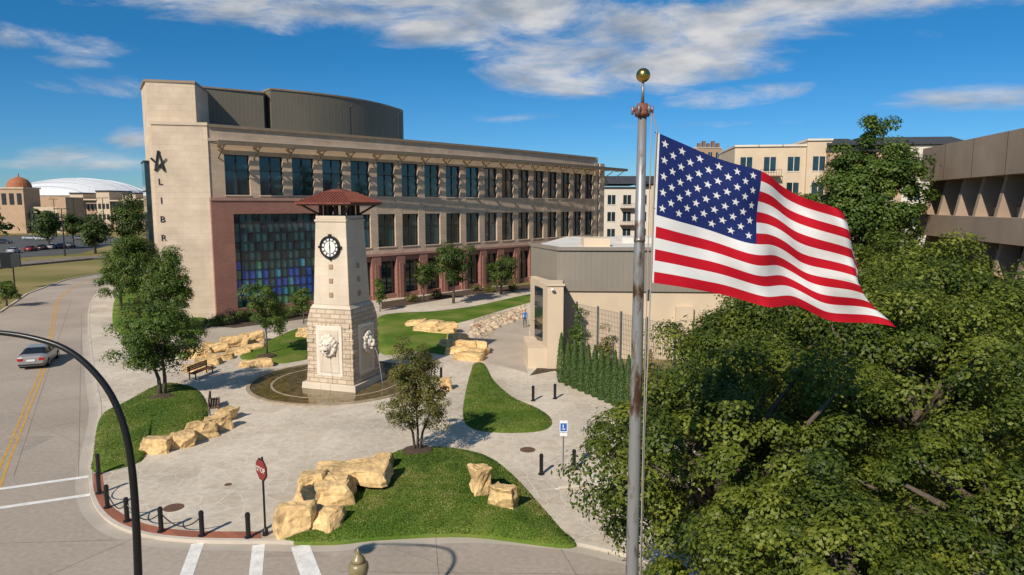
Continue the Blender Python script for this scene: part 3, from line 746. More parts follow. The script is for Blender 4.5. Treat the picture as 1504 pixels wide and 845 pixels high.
# ------------------------------------------------------------------ clock tower
tw = empty('clock_tower', (-11.2, 44.6, .12))
ra = math.radians(-17.9); ax = (math.cos(ra), math.sin(ra)); ay = (-math.sin(ra), math.cos(ra))
F = ((-11.2, 44.6), ax, ay)
mb = MB()
mb.frustum(F, 4.0, 3.9, 0, .55, lime_smooth)
mb.frustum(F, 3.5, 3.4, .55, 1.2, lime_rough)
mb.frustum(F, 3.35, 3.28, 1.2, 4.55, lime_rough)
mb.frustum(F, 3.3, 2.95, 4.55, 5.35, lime_rough)
mb.frustum(F, 3.0, 2.7, 5.35, 5.6, lime_smooth)
mb.frustum(F, 2.62, 2.22, 5.6, 10.9, lime_smooth)
mb.frustum(F, 2.34, 2.34, 10.9, 11.05, lime_smooth)
mb.frustum(F, 2.2, 2.2, 11.05, 11.3, lime_smooth)
FR = [(F[0], ax, ay), (F[0], ay, (-ax[0], -ax[1])), (F[0], (-ax[0], -ax[1]), (-ay[0], -ay[1])), (F[0], (-ay[0], -ay[1]), ax)]
for fr in FR:
    mb.box(fr, -.95, .95, 1.5, 1.74, 1.0, 4.3, white_stone)
    mb.box(fr, -.72, .72, 1.7, 1.78, 1.25, 4.05, lime_smooth)
    for z in (8.05, 7.15, 6.25):
        k = 1.31 - (z - 5.6) / 5.3 * .2
        mb.box(fr, -.14, .14, k - .1, k + .07, z - .15, z + .15, M('tan_inset_tile', (.38, .25, .15), .8))
for fr in FR:
    for r in range(12):
        for c in range(6):
            z = .6 + r * .32; xx = -1.7 + c * .57 + (r % 2) * .2
            if abs(xx + .25) < 1.2 and 0.9 < z < 4.1: continue
            if xx + .5 > 1.7: continue
            dpt = 1.66 + random.uniform(.0, .07)
            mb.box(fr, xx, xx + .5, 1.5, dpt, z, z + .29, lime_rough)
mb.build('masonry', tw, bevel=.03)
mb = MB(); tim = M('dark_timber', (.05, .025, .018), .7, .2, 3)
for a in (-.85, -.3, .3, .85):
    for b in (-.85, -.3, .3, .85):
        if abs(a) > .8 or abs(b) > .8:
            mb.box(F, a - .09, a + .09, b - .09, b + .09, 11.3, 12.0, tim)
for sx in (-1, 1):
    for sy in (-1, 1):
        p0 = (F[0][0] + ax[0] * .9 * sx + ay[0] * .9 * sy, F[0][1] + ax[1] * .9 * sx + ay[1] * .9 * sy, 11.35)
        p1 = (F[0][0] + ax[0] * 1.7 * sx + ay[0] * 1.7 * sy, F[0][1] + ax[1] * 1.7 * sx + ay[1] * 1.7 * sy, 11.98)
        mb.tube([p0, p1], .07, 6, tim)
mb.frustum(F, 3.7, 3.9, 11.93, 12.02, tim)
mb.frustum(F, 4.05, 4.05, 12.02, 12.12, roof_tile)
mb.frustum(F, 4.0, 1.5, 12.12, 12.78, roof_tile)
mb.frustum(F, 1.6, .6, 12.78, 12.98, roof_tile)
for fr in FR:
    for k in range(-9, 10):
        xx = k * .21
        zz = 12.14 + .66 * (1 - max(0, (abs(xx) - .75)) / 1.25) if abs(xx) > .75 else 12.78
        yend = 2.0 - (zz - 12.12) / .66 * 1.25
        P0 = (F[0][0] + fr[1][0] * xx + fr[2][0] * 2.0, F[0][1] + fr[1][1] * xx + fr[2][1] * 2.0, 12.14)
        P1 = (F[0][0] + fr[1][0] * xx + fr[2][0] * yend, F[0][1] + fr[1][1] * xx + fr[2][1] * yend, zz + .02)
        mb.tube([P0, P1], .045, 5, roof_tile)
mb.tube([(F[0][0], F[0][1], 12.9), (F[0][0], F[0][1], 13.35)], [.12, .03], 8, tim)
mb.lathe((F[0][0], F[0][1], 13.3), [(.02, -.1), (.1, 0), (.02, .1)], 10, tim)
mb.build('roof', tw)
mb = MB(); front = FR[2]
def fp(fr, x, y, z): return (fr[0][0] + fr[1][0] * x + fr[2][0] * y, fr[0][1] + fr[1][1] * x + fr[2][1] * y, z)
CZ = 9.3; CY = 1.25
def disc(fr, r0, r1, y0, y1, mat, n=40):
    for i in range(n):
        a0, a1 = 2 * math.pi * i / n, 2 * math.pi * (i + 1) / n
        P = []
        for y in (y0, y1):
            for r, a in ((r0, a0), (r1, a0), (r1, a1), (r0, a1)):
                P.append(fp(fr, r * math.cos(a), y, CZ + r * math.sin(a)))
        mb.hexa(P, mat)
disc(front, 0.0005, .62, CY - .15, CY + .02, clock_white)
disc(front, .60, .72, CY - .15, CY + .1, black_m)
disc(front, .40, .43, CY + .021, CY + .04, black_m)
for k in range(12):
    a = math.pi / 6 * k; r0, r1 = (.45, .58)
    w_ = .035
    P = []
    for y in (CY + .021, CY + .045):
        for r, s_ in ((r0, -w_), (r1, -w_), (r1, w_), (r0, w_)):
            P.append(fp(front, r * math.cos(a) - s_ * math.sin(a), y, CZ + r * math.sin(a) + s_ * math.cos(a)))
    mb.hexa(P, black_m)
for a, ln, w_ in ((math.radians(268), .36, .03), (math.radians(88), .5, .02)):
    P = []
    for y in (CY + .045, CY + .07):
        for r, s_ in ((-.08, -w_), (ln, -w_ * .4), (ln, w_ * .4), (-.08, w_)):
            P.append(fp(front, r * math.cos(a) - s_ * math.sin(a), y, CZ + r * math.sin(a) + s_ * math.cos(a)))
    mb.hexa(P, black_m)
for k in range(4):
    a = math.pi / 2 * k; x_, z_ = .76 * math.cos(a), .76 * math.sin(a)
    mb.box(front, x_ - .07, x_ + .07, CY - .1, CY + .08, CZ + z_ - .07, CZ + z_ + .07, black_m)
mb.build('clock_face', tw)
def blob(c, r, seed=0, amp=.0, fr=None, freq=3, mat=white_stone, mbb=None):
    bm = bmesh.new(); bmesh.ops.create_icosphere(bm, subdivisions=3, radius=1)
    vs = []
    for v in bm.verts:
        d = v.co.copy(); k = 1 + amp * noise.noise(d * freq + Vector((seed, 0, 0)))
        x, y, z = d.x * r[0] * k, d.y * r[1] * k, d.z * r[2] * k
        vs.append(fp(fr, c[0] + x, c[1] + y, c[2] + z))
    base = len(mbb.v); mbb.v += vs; mi = mbb.mi(mat)
    for f in bm.faces: mbb.f.append(tuple(base + v.index for v in f.verts)); mbb.m.append(mi)
    bm.free()
for fr in (FR[2], FR[3]):
    mb = MB(); z = 3.0; y = 1.8
    blob((0, y, z + .05), (.62, .22, .72), 1, .5, fr, 4, mbb=mb)
    for k in range(14):
        a = 2 * math.pi * k / 14
        blob((.5 * math.cos(a), y + .06, z + .05 + .58 * math.sin(a)), (.15, .14, .17), k, .4, fr, 3, mbb=mb)
    blob((0, y + .16, z + .08), (.36, .26, .42), 2, .1, fr, mbb=mb)
    blob((0, y + .40, z - .08), (.19, .16, .17), 3, .05, fr, mbb=mb)
    blob((0, y + .36, z + .08), (.09, .18, .2), 3, .05, fr, mbb=mb)
    for s_ in (-1, 1):
        blob((.11 * s_, y + .44, z - .12), (.11, .1, .09), 3, .05, fr, mbb=mb)
        blob((.17 * s_, y + .36, z + .2), (.1, .06, .05), 3, .05, fr, mbb=mb)
        blob((.17 * s_, y + .38, z + .12), (.05, .04, .035), 3, .05, fr, mat=tim, mbb=mb)
        blob((.33 * s_, y + .18, z + .42), (.1, .08, .11), 3, .05, fr, mbb=mb)
    blob((0, y + .42, z - .25), (.09, .08, .05), 3, 0, fr, mat=tim, mbb=mb)
    blob((0, y + .3, z - .33), (.14, .14, .08), 3, .05, fr, mbb=mb)
    mb.build('lion_head', tw, smooth=True)
    wj = MB(); wm = M('water_jet', (.5, .52, .5), .1, .1, spec=.8)
    pts = [fp(fr, 0, y + .45 + .6 * t, z - .25 - 2.7 * t * t) for t in [i / 8 for i in range(9)]]
    wj.tube(pts, [.012] * 9, 6, wm); wj.build('water_jet', tw, smooth=True)
mb = MB(); px, py = -11.8, 45.2
stepm = M('pool_edge_stone', (.34, .26, .17), .6, .2, 2)
def ring(r0, r1, z0, z1, mat, n=72):
    for i in range(n):
        a0, a1 = 2 * math.pi * i / n, 2 * math.pi * (i + 1) / n
        P = []
        for z in (z0, z1):
            for r, a in ((r0, a0), (r1, a0), (r1, a1), (r0, a1)): P.append((px + r * math.cos(a), py + r * math.sin(a), z))
        mb.hexa(P, mat)
ring(5.6, 5.85, .1, .2, stepm); ring(4.2, 4.35, .1, .165, stepm)
mb.build('fountain_basin')
wm = bpy.data.materials.new('pool_water'); nt_, b_ = nodes_of(wm); n1 = nt_.nodes.new('ShaderNodeTexNoise'); n1.inputs['Scale'].default_value = 3.5; n1.inputs['Detail'].default_value = 4
tc_ = nt_.nodes.new('ShaderNodeTexCoord'); nt_.links.new(tc_.outputs['Object'], n1.inputs['Vector'])
cr_ = nt_.nodes.new('ShaderNodeValToRGB'); cr_.color_ramp.elements[0].color = (.07, .055, .02, 1); cr_.color_ramp.elements[1].color = (.20, .135, .05, 1); cr_.color_ramp.elements[0].position = .35; cr_.color_ramp.elements[1].position = .65
nt_.links.new(n1.outputs['Fac'], cr_.inputs[0]); nt_.links.new(cr_.outputs[0], b_.inputs['Base Color']); b_.inputs['Roughness'].default_value = .03; b_.inputs['Specular IOR Level'].default_value = 1.0
n5 = nt_.nodes.new('ShaderNodeTexNoise'); n5.inputs['Scale'].default_value = 9; nt_.links.new(tc_.outputs['Object'], n5.inputs['Vector'])
bp_ = nt_.nodes.new('ShaderNodeBump'); bp_.inputs['Strength'].default_value = .15; bp_.inputs['Distance'].default_value = .03; nt_.links.new(n5.outputs['Fac'], bp_.inputs['Height']); nt_.links.new(bp_.outputs[0], b_.inputs['Normal'])
mb = MB(); mb.face([(px + 5.65 * math.cos(2 * math.pi * i / 64), py + 5.65 * math.sin(2 * math.pi * i / 64), .155) for i in range(64)], wm); mb.build('pool_water')

# ------------------------------------------------------------------ boulders
def boulder(name, c, size, rot, seed, zb=.1, mat=sand_rock):
    bm = bmesh.new(); bmesh.ops.create_cube(bm, size=1); bmesh.ops.bevel(bm, geom=bm.edges[:], offset=.06, segments=1, affect='EDGES')
    bmesh.ops.triangulate(bm, faces=bm.faces[:]); bmesh.ops.subdivide_edges(bm, edges=bm.edges[:], cuts=4, use_grid_fill=True)
    off = Vector((seed * 7.3, seed * 1.7, 0))
    for v in bm.verts:
        p = v.co.copy()
        q = Vector((p.x * size[0], p.y * size[1], p.z * size[2]))
        tap = 1 - .13 * (p.z + .5)
        q.x *= tap; q.y *= tap
        q += Vector((noise.noise(q * .9 + off), noise.noise(q * .9 + off + Vector((9, 0, 0))), .6 * noise.noise(q * .9 + off + Vector((0, 9, 0))))) * .32 * min(1.3, min(size) + .3)
        q += Vector((noise.noise(q * 4 + off), noise.noise(q * 4 + off * 2), noise.noise(q * 4 - off))) * .075
        lay = round(noise.noise(Vector((seed, 0, q.z * 5))) * 3) * .02; q.x += lay * (1 if p.x > 0 else -1); q.y += lay * (1 if p.y > 0 else -1)
        v.co = q
    me = bpy.data.meshes.new(name); bm.to_mesh(me); bm.free(); me.materials.append(mat)
    ob = bpy.data.objects.new(name, me); ob.location = (c[0], c[1], zb + size[2] * .42); ob.rotation_euler = (random.uniform(-.06, .06), random.uniform(-.06, .06), rot)
    sc.collection.objects.link(ob); return ob
def bpix(p, size, rot, seed, zb=.1):
    x, y = site(*p, zb); boulder('boulder', (x, y), size, rot, seed, zb)
B_ = [((432, 782), (1.25, 1.1, 1.1), .3, 1, .1), ((475, 775), (1.2, 1.1, .8), -.3, 2, .1), ((463, 745), (1.1, 1.3, 1.0), .6, 3, .1), ((490, 738), (1.7, 1.2, 1.0), .15, 4, .3), ((515, 715), (1.9, 1.5, .9), .2, 5, .1),
      ((515, 703), (3.2, 1.5, .55), .12, 6, .75), ((462, 718), (1.0, 1.2, .7), .1, 7, .7), ((708, 728), (.95, .7, 1.35), .5, 8, .3), ((742, 745), (1.15, .55, .95), -.55, 9, .3), ((560, 692), (1.0, .9, .7), .3, 10, .2),
      ((230, 663), (1.35, .9, .85), .2, 11, .1), ((268, 655), (1.3, .9, .75), .5, 12, .1), ((293, 643), (1.5, .8, .8), .6, 13, .1), ((320, 632), (1.4, .8, .85), .8, 14, .1), ((332, 617), (1.2, .8, .8), 1.1, 15, .1),
      ((378, 538), (2.4, 1.0, .55), .1, 16, .1), ((655, 572), (.8, .7, .8), .1, 17, .1)]
for p, s_, r_, k_, zb in B_: bpix(p, s_, r_, k_, zb)
k = 20
for (a, b) in [(290, 545), (305, 536), (325, 528), (350, 520), (372, 514)]:
    bpix((a, b), (2.0, 1.0, .5), .35, k, .1); k += 1
for (a, b) in [(292, 526), (318, 517), (345, 509), (368, 503)]:
    bpix((a, b), (2.2, 1.0, .9), .35, k, .1); k += 1
for (a, b, z) in [(625, 487, .1), (650, 490, .1), (672, 500, .1), (632, 480, .5), (655, 483, .5), (672, 520, .1), (690, 528, .1), (702, 522, .1), (680, 510, .5), (697, 512, .4), (665, 508, .1), (612, 478, .3), (455, 490, .2), (448, 497, .1)]:
    bpix((a, b), (random.uniform(1.6, 2.6), random.uniform(1, 1.6), .6), random.uniform(-.4, .3), k, z); k += 1
gm = empty('river_rocks', (*site(730, 475), .1))
mbr = MB()
bm0 = bmesh.new(); bmesh.ops.create_icosphere(bm0, subdivisions=1, radius=1)
rc1 = M('river_rock', (.48, .37, .25), .85, .35, 2); rc2 = M('river_rock_red', (.30, .15, .09), .85, .35, 2)
for i in range(260):
    t = random.random(); a = (693 + 78 * t, 487 - 30 * t + random.uniform(-9, 9))
    x, y = site(*a, .12); r = random.uniform(.12, .32) * (1.6 if random.random() < .1 else 1)
    base = len(mbr.v); s3 = (r * random.uniform(.8, 1.3), r * random.uniform(.8, 1.2), r * .6)
    mbr.v += [(x + v.co.x * s3[0], y + v.co.y * s3[1], .14 + v.co.z * s3[2]) for v in bm0.verts]
    mi = mbr.mi(rc1 if random.random() < .9 else rc2)
    for f in bm0.faces: mbr.f.append(tuple(base + v.index for v in f.verts)); mbr.m.append(mi)
mbr.build('stones', gm, smooth=True)

# ------------------------------------------------------------------ trees
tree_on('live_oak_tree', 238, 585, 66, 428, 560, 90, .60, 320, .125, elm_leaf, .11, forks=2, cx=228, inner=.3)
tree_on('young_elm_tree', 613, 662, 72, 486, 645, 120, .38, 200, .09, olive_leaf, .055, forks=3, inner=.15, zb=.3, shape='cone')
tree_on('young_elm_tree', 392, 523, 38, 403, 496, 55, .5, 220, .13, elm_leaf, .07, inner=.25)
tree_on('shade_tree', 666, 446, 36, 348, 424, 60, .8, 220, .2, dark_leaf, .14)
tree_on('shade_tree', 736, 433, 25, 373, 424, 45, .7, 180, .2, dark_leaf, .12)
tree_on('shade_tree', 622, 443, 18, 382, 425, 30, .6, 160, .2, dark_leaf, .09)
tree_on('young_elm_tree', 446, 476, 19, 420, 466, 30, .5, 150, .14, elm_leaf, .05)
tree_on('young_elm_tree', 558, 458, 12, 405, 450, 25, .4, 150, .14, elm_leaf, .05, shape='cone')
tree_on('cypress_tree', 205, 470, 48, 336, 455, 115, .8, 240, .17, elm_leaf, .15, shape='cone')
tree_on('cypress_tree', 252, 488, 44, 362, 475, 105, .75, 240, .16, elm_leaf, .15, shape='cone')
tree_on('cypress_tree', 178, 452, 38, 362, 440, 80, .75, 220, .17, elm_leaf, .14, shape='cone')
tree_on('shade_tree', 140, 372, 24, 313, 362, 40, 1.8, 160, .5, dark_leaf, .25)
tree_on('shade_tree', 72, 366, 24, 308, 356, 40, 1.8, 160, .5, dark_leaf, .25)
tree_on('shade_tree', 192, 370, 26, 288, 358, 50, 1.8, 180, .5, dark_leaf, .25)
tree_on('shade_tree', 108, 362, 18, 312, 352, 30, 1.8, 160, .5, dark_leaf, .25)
tree_on('shade_tree', 10, 450, 22, 410, 445, 20, .7, 160, .2, elm_leaf, .1)
def oak(c, r, ncl, rc, npl, size, trunk=.28, mat=oak_leaf):
    tree('live_oak_tree', (c[0], c[1]), c, r, ncl, rc, npl, size, mat, trunk, inner=.55, limbs=30)
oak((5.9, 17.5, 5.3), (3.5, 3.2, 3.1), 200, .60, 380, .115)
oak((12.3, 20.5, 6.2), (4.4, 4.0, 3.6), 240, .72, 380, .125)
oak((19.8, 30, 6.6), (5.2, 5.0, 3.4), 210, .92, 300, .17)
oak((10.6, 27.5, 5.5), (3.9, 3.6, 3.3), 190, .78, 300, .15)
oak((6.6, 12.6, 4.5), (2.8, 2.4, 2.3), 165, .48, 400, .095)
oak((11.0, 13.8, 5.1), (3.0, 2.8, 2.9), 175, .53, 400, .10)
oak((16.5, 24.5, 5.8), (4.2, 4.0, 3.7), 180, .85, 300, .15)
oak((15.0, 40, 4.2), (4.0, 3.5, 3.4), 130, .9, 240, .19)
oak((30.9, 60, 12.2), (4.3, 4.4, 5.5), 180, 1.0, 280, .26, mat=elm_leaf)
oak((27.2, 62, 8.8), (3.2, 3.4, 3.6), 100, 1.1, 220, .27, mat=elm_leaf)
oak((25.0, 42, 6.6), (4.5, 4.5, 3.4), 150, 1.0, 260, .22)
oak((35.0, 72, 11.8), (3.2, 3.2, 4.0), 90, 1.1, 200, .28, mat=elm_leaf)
Pn, Nn_, Tn = [], [], []
for i in range(420):
    Y = RNG.uniform(230, 1100); X = RNG.uniform(-.85, .85) * Y
    if -.76 < X / Y < -.50 and Y < 420: continue
    h = RNG.uniform(5, 10)
    C, P, N2, T = crown((X, Y, h * .5), (h * .8, h * .8, h * .45), 8, h * .35, 22)
    Pn.append(P); Nn_.append(N2); Tn.append(T)
leaf_mesh('distant_trees', np.vstack(Pn), np.vstack(Nn_), 2.2, np.hstack(Tn), dark_leaf, None)

for a, b, r, h in [(345, 474, 1.1, 1.5), (370, 471, 1.1, 1.6), (395, 470, 1.2, 1.4), (420, 468, 1.1, 1.4), (438, 465, 1.0, 1.3), (325, 478, 1.0, 1.3), (605, 444, 1.2, 1.2), (640, 438, 1.2, 1.2), (700, 428, 1.0, 1.1), (718, 430, 1, 1.2), (752, 428, .9, 1.0), (310, 480, .8, 1.1)]:
    x, y = site(a, b, .12); shrub('green_shrub', x, y, r, r, h, 900, .16, elm_leaf if a < 500 else olive_leaf)
x, y = site(797, 520, 0); shrub('green_shrub', x, y - .1, .5, .6, 1.8, 1200, .1, con_leaf, zb=1.6)

# ------------------------------------------------------------------ low hall, fence, hedge
lb = empty('low_hall_building', (10, 60, 0)); mb = MB()
foot = [(1.6, 57.6), (3.5, 52.4), (22, 51.4), (24, 75), (6, 75)]
mb.prism([(1.75, 57.6), (3.62, 52.55), (21.8, 51.6), (23.8, 74.8), (6.1, 74.8)], 0, 5.35, stucco_cream)
mb.prism(foot, 5.35, 8.5, metal_grey, white_roof)
mb.prism([(1.5, 57.7), (3.45, 52.25), (22.1, 51.25), (22.1, 51.6), (3.75, 52.6), (1.9, 57.8)], 8.5, 8.75, metal_grey)
mb.prism([(6.0, 57), (8.2, 57), (8.2, 59.5), (6.0, 59.5)], 8.5, 9.2, stucco_cream)
mb.prism([(10.0, 62), (14, 62), (14, 66), (10, 66)], 8.5, 9.0, white_roof)
mb.prism([(12.6, 51.7), (13.9, 51.63), (13.9, 52.4), (12.6, 52.4)], 0, 4.2, stucco_cream)
mb.build('walls', lb)
mb = MB()
mb.prism([(2.55, 48.6), (3.7, 48.6), (3.9, 52.3), (2.9, 52.5), (1.9, 55.5), (1.5, 55.3)], 0, 6.2, stucco_cream)
mb.prism([(1.15, 48.9), (2.55, 48.7), (1.7, 53.5), (.9, 53.4)], 0, 1.6, stucco_cream)
mb.prism([(2.5, 48.5), (3.8, 48.5), (3.8, 48.75), (2.5, 48.75)], 6.2, 6.35, stucco_cream)
mb.build('entrance_wing', lb)
mb = MB(); mb.prism([(1.75, 52.2), (2.3, 50.2), (2.4, 50.3), (1.85, 52.3)], 1.8, 5.8, glass_dark)
for z in (3.0, 4.3): mb.prism([(1.72, 52.2), (2.27, 50.2), (2.4, 50.3), (1.85, 52.3)], z, z + .08, dark_frame)
mb.build('windows', lb)
mb = MB(); mb.lathe((2.9, 48.35, 5.9), [(.03, 0), (.14, .03), (.14, .1), (.05, .16)], 12, clock_white); mb.build('wall_light', lb)

fe = empty('trellis_fence', (*site(850, 552), 0)); mb = MB(); galv = M('galvanised_steel', (.22, .22, .22), .45, .15, 3, metal=.5)
f0, f1 = site(846, 551), site(1030, 622); frf = frame(f0, f1); Lf = math.dist(f0, f1)
x = 0
while x <= Lf:
    mb.box(frf, x - .055, x + .055, -.055, .055, 0, 5.25, galv); x += 2.5
x = 0
while x < Lf:
    mb.box(frf, x - .008, x + .008, -.008, .008, .2, 5.1, galv); x += .16
z = .3
while z < 5.15:
    mb.box(frf, 0, Lf, -.0095, .0095, z - .008, z + .008, galv); z += .32
mb.build('posts_and_mesh', fe)
for a, wd, hh in ((.3, 1.1, 5.0), (3.6, .9, 4.0), (8, 1.0, 3.0)):
    xx = f0[0] + frf[1][0] * a; yy = f0[1] + frf[1][1] * a
    e = empty('climbing_vine', (xx, yy, 0)); C, P, N2, T = crown((xx, yy, hh / 2), (wd * .7, .2, hh * .48), 45, .35, 90, .0)
    leaf_mesh('foliage', P, N2, .13, T, elm_leaf if a < 1 else olive_leaf, e)
    m2 = MB(); m2.tube([(xx, yy, 0), (xx + .1, yy, hh * .5), (xx, yy, hh * .8)], [.03, .02, .01], 5, bark_m); m2.build('stem', e)
for i in range(11):
    t = i / 10; a = 824 + (922 - 824) * t; b = 562 + (604 - 562) * t
    x, y = site(a, b, .12); h = random.uniform(2.7, 3.5)
    e = empty('columnar_juniper', (x, y, .12))
    D = 420 * 9; zz = RNG.random(D) ** 1.1; th = RNG.uniform(0, 2 * math.pi, D)
    rr = .36 * np.clip(np.sin(np.clip(zz * .86 + .12, 0, 1) * math.pi), 0.05, 1) ** .55 * (1 - .55 * zz) * RNG.uniform(.75, 1.1, D) * (1 + .12 * np.sin(th * 5 + zz * 20))
    P = np.stack([x + rr * np.cos(th), y + rr * np.sin(th), .12 + .05 + zz * h], 1)
    N2 = np.stack([np.cos(th), np.sin(th), np.full(D, .5)], 1) + RNG.normal(size=(D, 3)) * .35; N2 /= np.linalg.norm(N2, axis=1, keepdims=True)
    leaf_mesh('foliage', P, N2, .085, .5 + RNG.normal(size=D) * .2, con_leaf, e)
    m2 = MB(); m2.tube([(x, y, 0), (x, y, h * .7)], [.04, .015], 6, bark_m); m2.build('stem', e)

# ------------------------------------------------------------------ brutalist building right
bb = empty('concrete_office_building', (38, 50, 0)); mb = MB()
Q0, Q1 = (31.6, 36.0), (37.2, 62.8); fr = frame(Q1, Q0)
if fr[2][0] > 0: fr = (fr[0], fr[1], (-fr[2][0], -fr[2][1]))
Lb = math.dist(Q0, Q1)
mb.box(fr, .4, Lb, -14, -1.9, 0, 16.6, conc_brut)
for z0, z1 in ((14.05, 17.0), (9.3, 11.1), (4.4, 6.2)):
    mb.box(fr, 0, Lb, -1.95 if z0 < 14 else -14.2, 0, z0, z1, conc_brut)
for k in range(5): mb.box(fr, 5.2 * k + 4.98, 5.2 * k + 5.02, 0, .012, 14.05, 17.0, dark_frame)
glz = MB()
for z0, z1 in ((11.1, 14.05), (6.2, 9.3), (0, 4.4)):
    x = .3
    while x < Lb:
        o, a_, n_ = fr
        def q(xx, yy, z): return (o[0] + a_[0] * xx + n_[0] * yy, o[1] + a_[1] * xx + n_[1] * yy, z)
        mb.hexa([q(x, -1.9, z0), q(x + .45, -1.9, z0), q(x + .45, -.15, z0), q(x, -.15, z0), q(x, -1.9, z1), q(x + .45, -1.9, z1), q(x + .45, -.7, z1), q(x, -.7, z1)], conc_brut)
        glz.box(fr, x + .6, x + 2.9, -1.88, -1.8, z0 + .75, z1 - .1, glass_dark)
        mb.box(fr, x + .45, x + 3.4, -1.89, -1.4, z0, z0 + .7, conc_brut)
        x += 3.4
mb.build('walls', bb); glz.build('windows', bb)

# ------------------------------------------------------------------ distant apartments
def apt(name, x0, x1, Y, ztop, floors, mats, roofs=None, depth=16, bayw=3.2, skew=0.0):
    e = empty(name, ((x0 + x1) / 2, Y, 0)); mb = MB(); g = MB()
    fr = frame((x0, Y), (x1, Y + skew)); Lx = math.dist((x0, Y), (x1, Y + skew))
    nb = max(1, int(Lx / bayw)); bw = Lx / nb; fh = (ztop - .8) / floors
    for i in range(nb):
        grp = (i // 3) % len(mats); out_ = .6 if grp % 2 else 0
        zt = ztop + (.8 if grp % 2 else 0)
        mb.box(fr, i * bw, (i + 1) * bw, -depth, out_, 0, zt, mats[grp])
        for k in range(floors):
            z = k * fh + 1.0
            g.box(fr, i * bw + bw * .25, i * bw + bw * .75, out_ - .1, out_ + .03, z, z + fh * .55, glass_dark)
            mb.box(fr, i * bw + bw * .2, i * bw + bw * .8, out_ + .0, out_ + .08, z - .15, z - .01, stucco_white)
            mb.box(fr, i * bw + bw * .485, i * bw + bw * .515, out_ + .03, out_ + .07, z, z + fh * .55, stucco_white)
            if i % 3 == 1:
                mb.box(fr, i * bw + .2, (i + 1) * bw - .2, out_, out_ + 1.3, z - .9, z - .75, brown_clad)
                for q in range(9):
                    xx = i * bw + .25 + q * (bw - .5) / 8; mb.box(fr, xx - .02, xx + .02, out_ + 1.22, out_ + 1.27, z - .75, z + .15, black_m)
                mb.box(fr, i * bw + .2, (i + 1) * bw - .2, out_ + 1.2, out_ + 1.29, z + .15, z + .2, black_m)
        mb.box(fr, i * bw - .1, (i + 1) * bw + .1, -depth, out_ + .25, zt, zt + .3, stucco_white if not roofs else dark_roof)
    if roofs:
        for (a, b, h) in roofs:
            o, a_, n_ = fr
            def q(xx, yy, z): return (o[0] + a_[0] * xx + n_[0] * yy, o[1] + a_[1] * xx + n_[1] * yy, z)
            z = ztop + .9
            mb.hexa([q(a, 1, z), q(b, 1, z), q(b, -depth, z), q(a, -depth, z), q(a, -depth * .4, z + h), q(b, -depth * .4, z + h), q(b, -depth * .6, z + h), q(a, -depth * .6, z + h)], dark_roof)
    mb.build('walls', e); g.build('windows', e); return e
apt('apartment_building', 36, 50.5, 112, 21.2, 5, [stucco_cream, stucco_cream, stucco_tan], skew=-2)
apt('apartment_building', 49.5, 71, 108, 20.2, 5, [stucco_tan, stucco_white, stucco_cream], roofs=[(0, 5, 1.6), (7, 21, 1.8)], skew=-2)
apt('apartment_building', 20, 37, 150, 15.5, 4, [stucco_white, stucco_cream], roofs=[(1, 8, 2.0), (9.5, 17, 2.0)])
apt('apartment_building', 33, 48, 128, 19.4, 5, [brown_clad, stucco_tan], skew=0)
apt('hotel_building', 86, 98, 320, 38, 8, [stucco_tan, brown_clad], skew=4)
mb = MB()
for i in range(5): mb.prism([(87 + i * 2.2, 325), (88.4 + i * 2.2, 325), (88.4 + i * 2.2, 327), (87 + i * 2.2, 327)], 38, 40.5 + (i % 2), brown_clad)
mb.build('rooftop_equipment')
e = empty('domed_shop_building', (-208, 290, 0)); mb = MB()
xs = -208
mb.prism([(xs - 5, 286), (xs + 5, 286), (xs + 5, 296), (xs - 5, 296)], 0, 18.5, stucco_tan)
mb.prism([(xs - 5.4, 285.6), (xs + 5.4, 285.6), (xs + 5.4, 296.4), (xs - 5.4, 296.4)], 18.5, 19.1, stucco_cream)
mb.lathe((xs, 291, 19.1), [(4.6, 0), (4.5, .6), (4.2, 1.8), (3.2, 3.2), (1.6, 4.1), (.3, 4.5), (.15, 6)], 20, M('terracotta_dome', (.36, .12, .05), .7, .15))
for i in range(3):
    xx = xs - 3.2 + i * 3.2
    mb.prism([(xx - .9, 285.8), (xx + .9, 285.8), (xx + .9, 286.2), (xx - .9, 286.2)], 12, 16.6, dark_frame)
mb.prism([(xs + 5, 289), (xs + 17, 289), (xs + 17, 300), (xs + 5, 300)], 0, 11, stucco_cream)
mb.prism([(xs + 17, 288), (xs + 21, 288), (xs + 21, 300), (xs + 17, 300)], 0, 15, stucco_tan)
mb.prism([(xs - 20, 289), (xs - 5, 289), (xs - 5, 300), (xs - 20, 300)], 0, 10, stucco_tan)
for i in range(14):
    xx = xs - 18 + i * 2.7
    if abs(xx - xs) < 6: continue
    mb.prism([(xx - .8, 287.7), (xx + .8, 287.7), (xx + .8, 289.2), (xx - .8, 289.2)], 1, 4.5, dark_frame)
    mb.prism([(xx - .6, 287.75), (xx + .6, 287.75), (xx + .6, 289.2), (xx - .6, 289.2)], 6, 8.5, dark_frame)
mb.build('walls', e)
e = empty('shopping_arcade_building', (-180, 330, 0)); mb = MB()
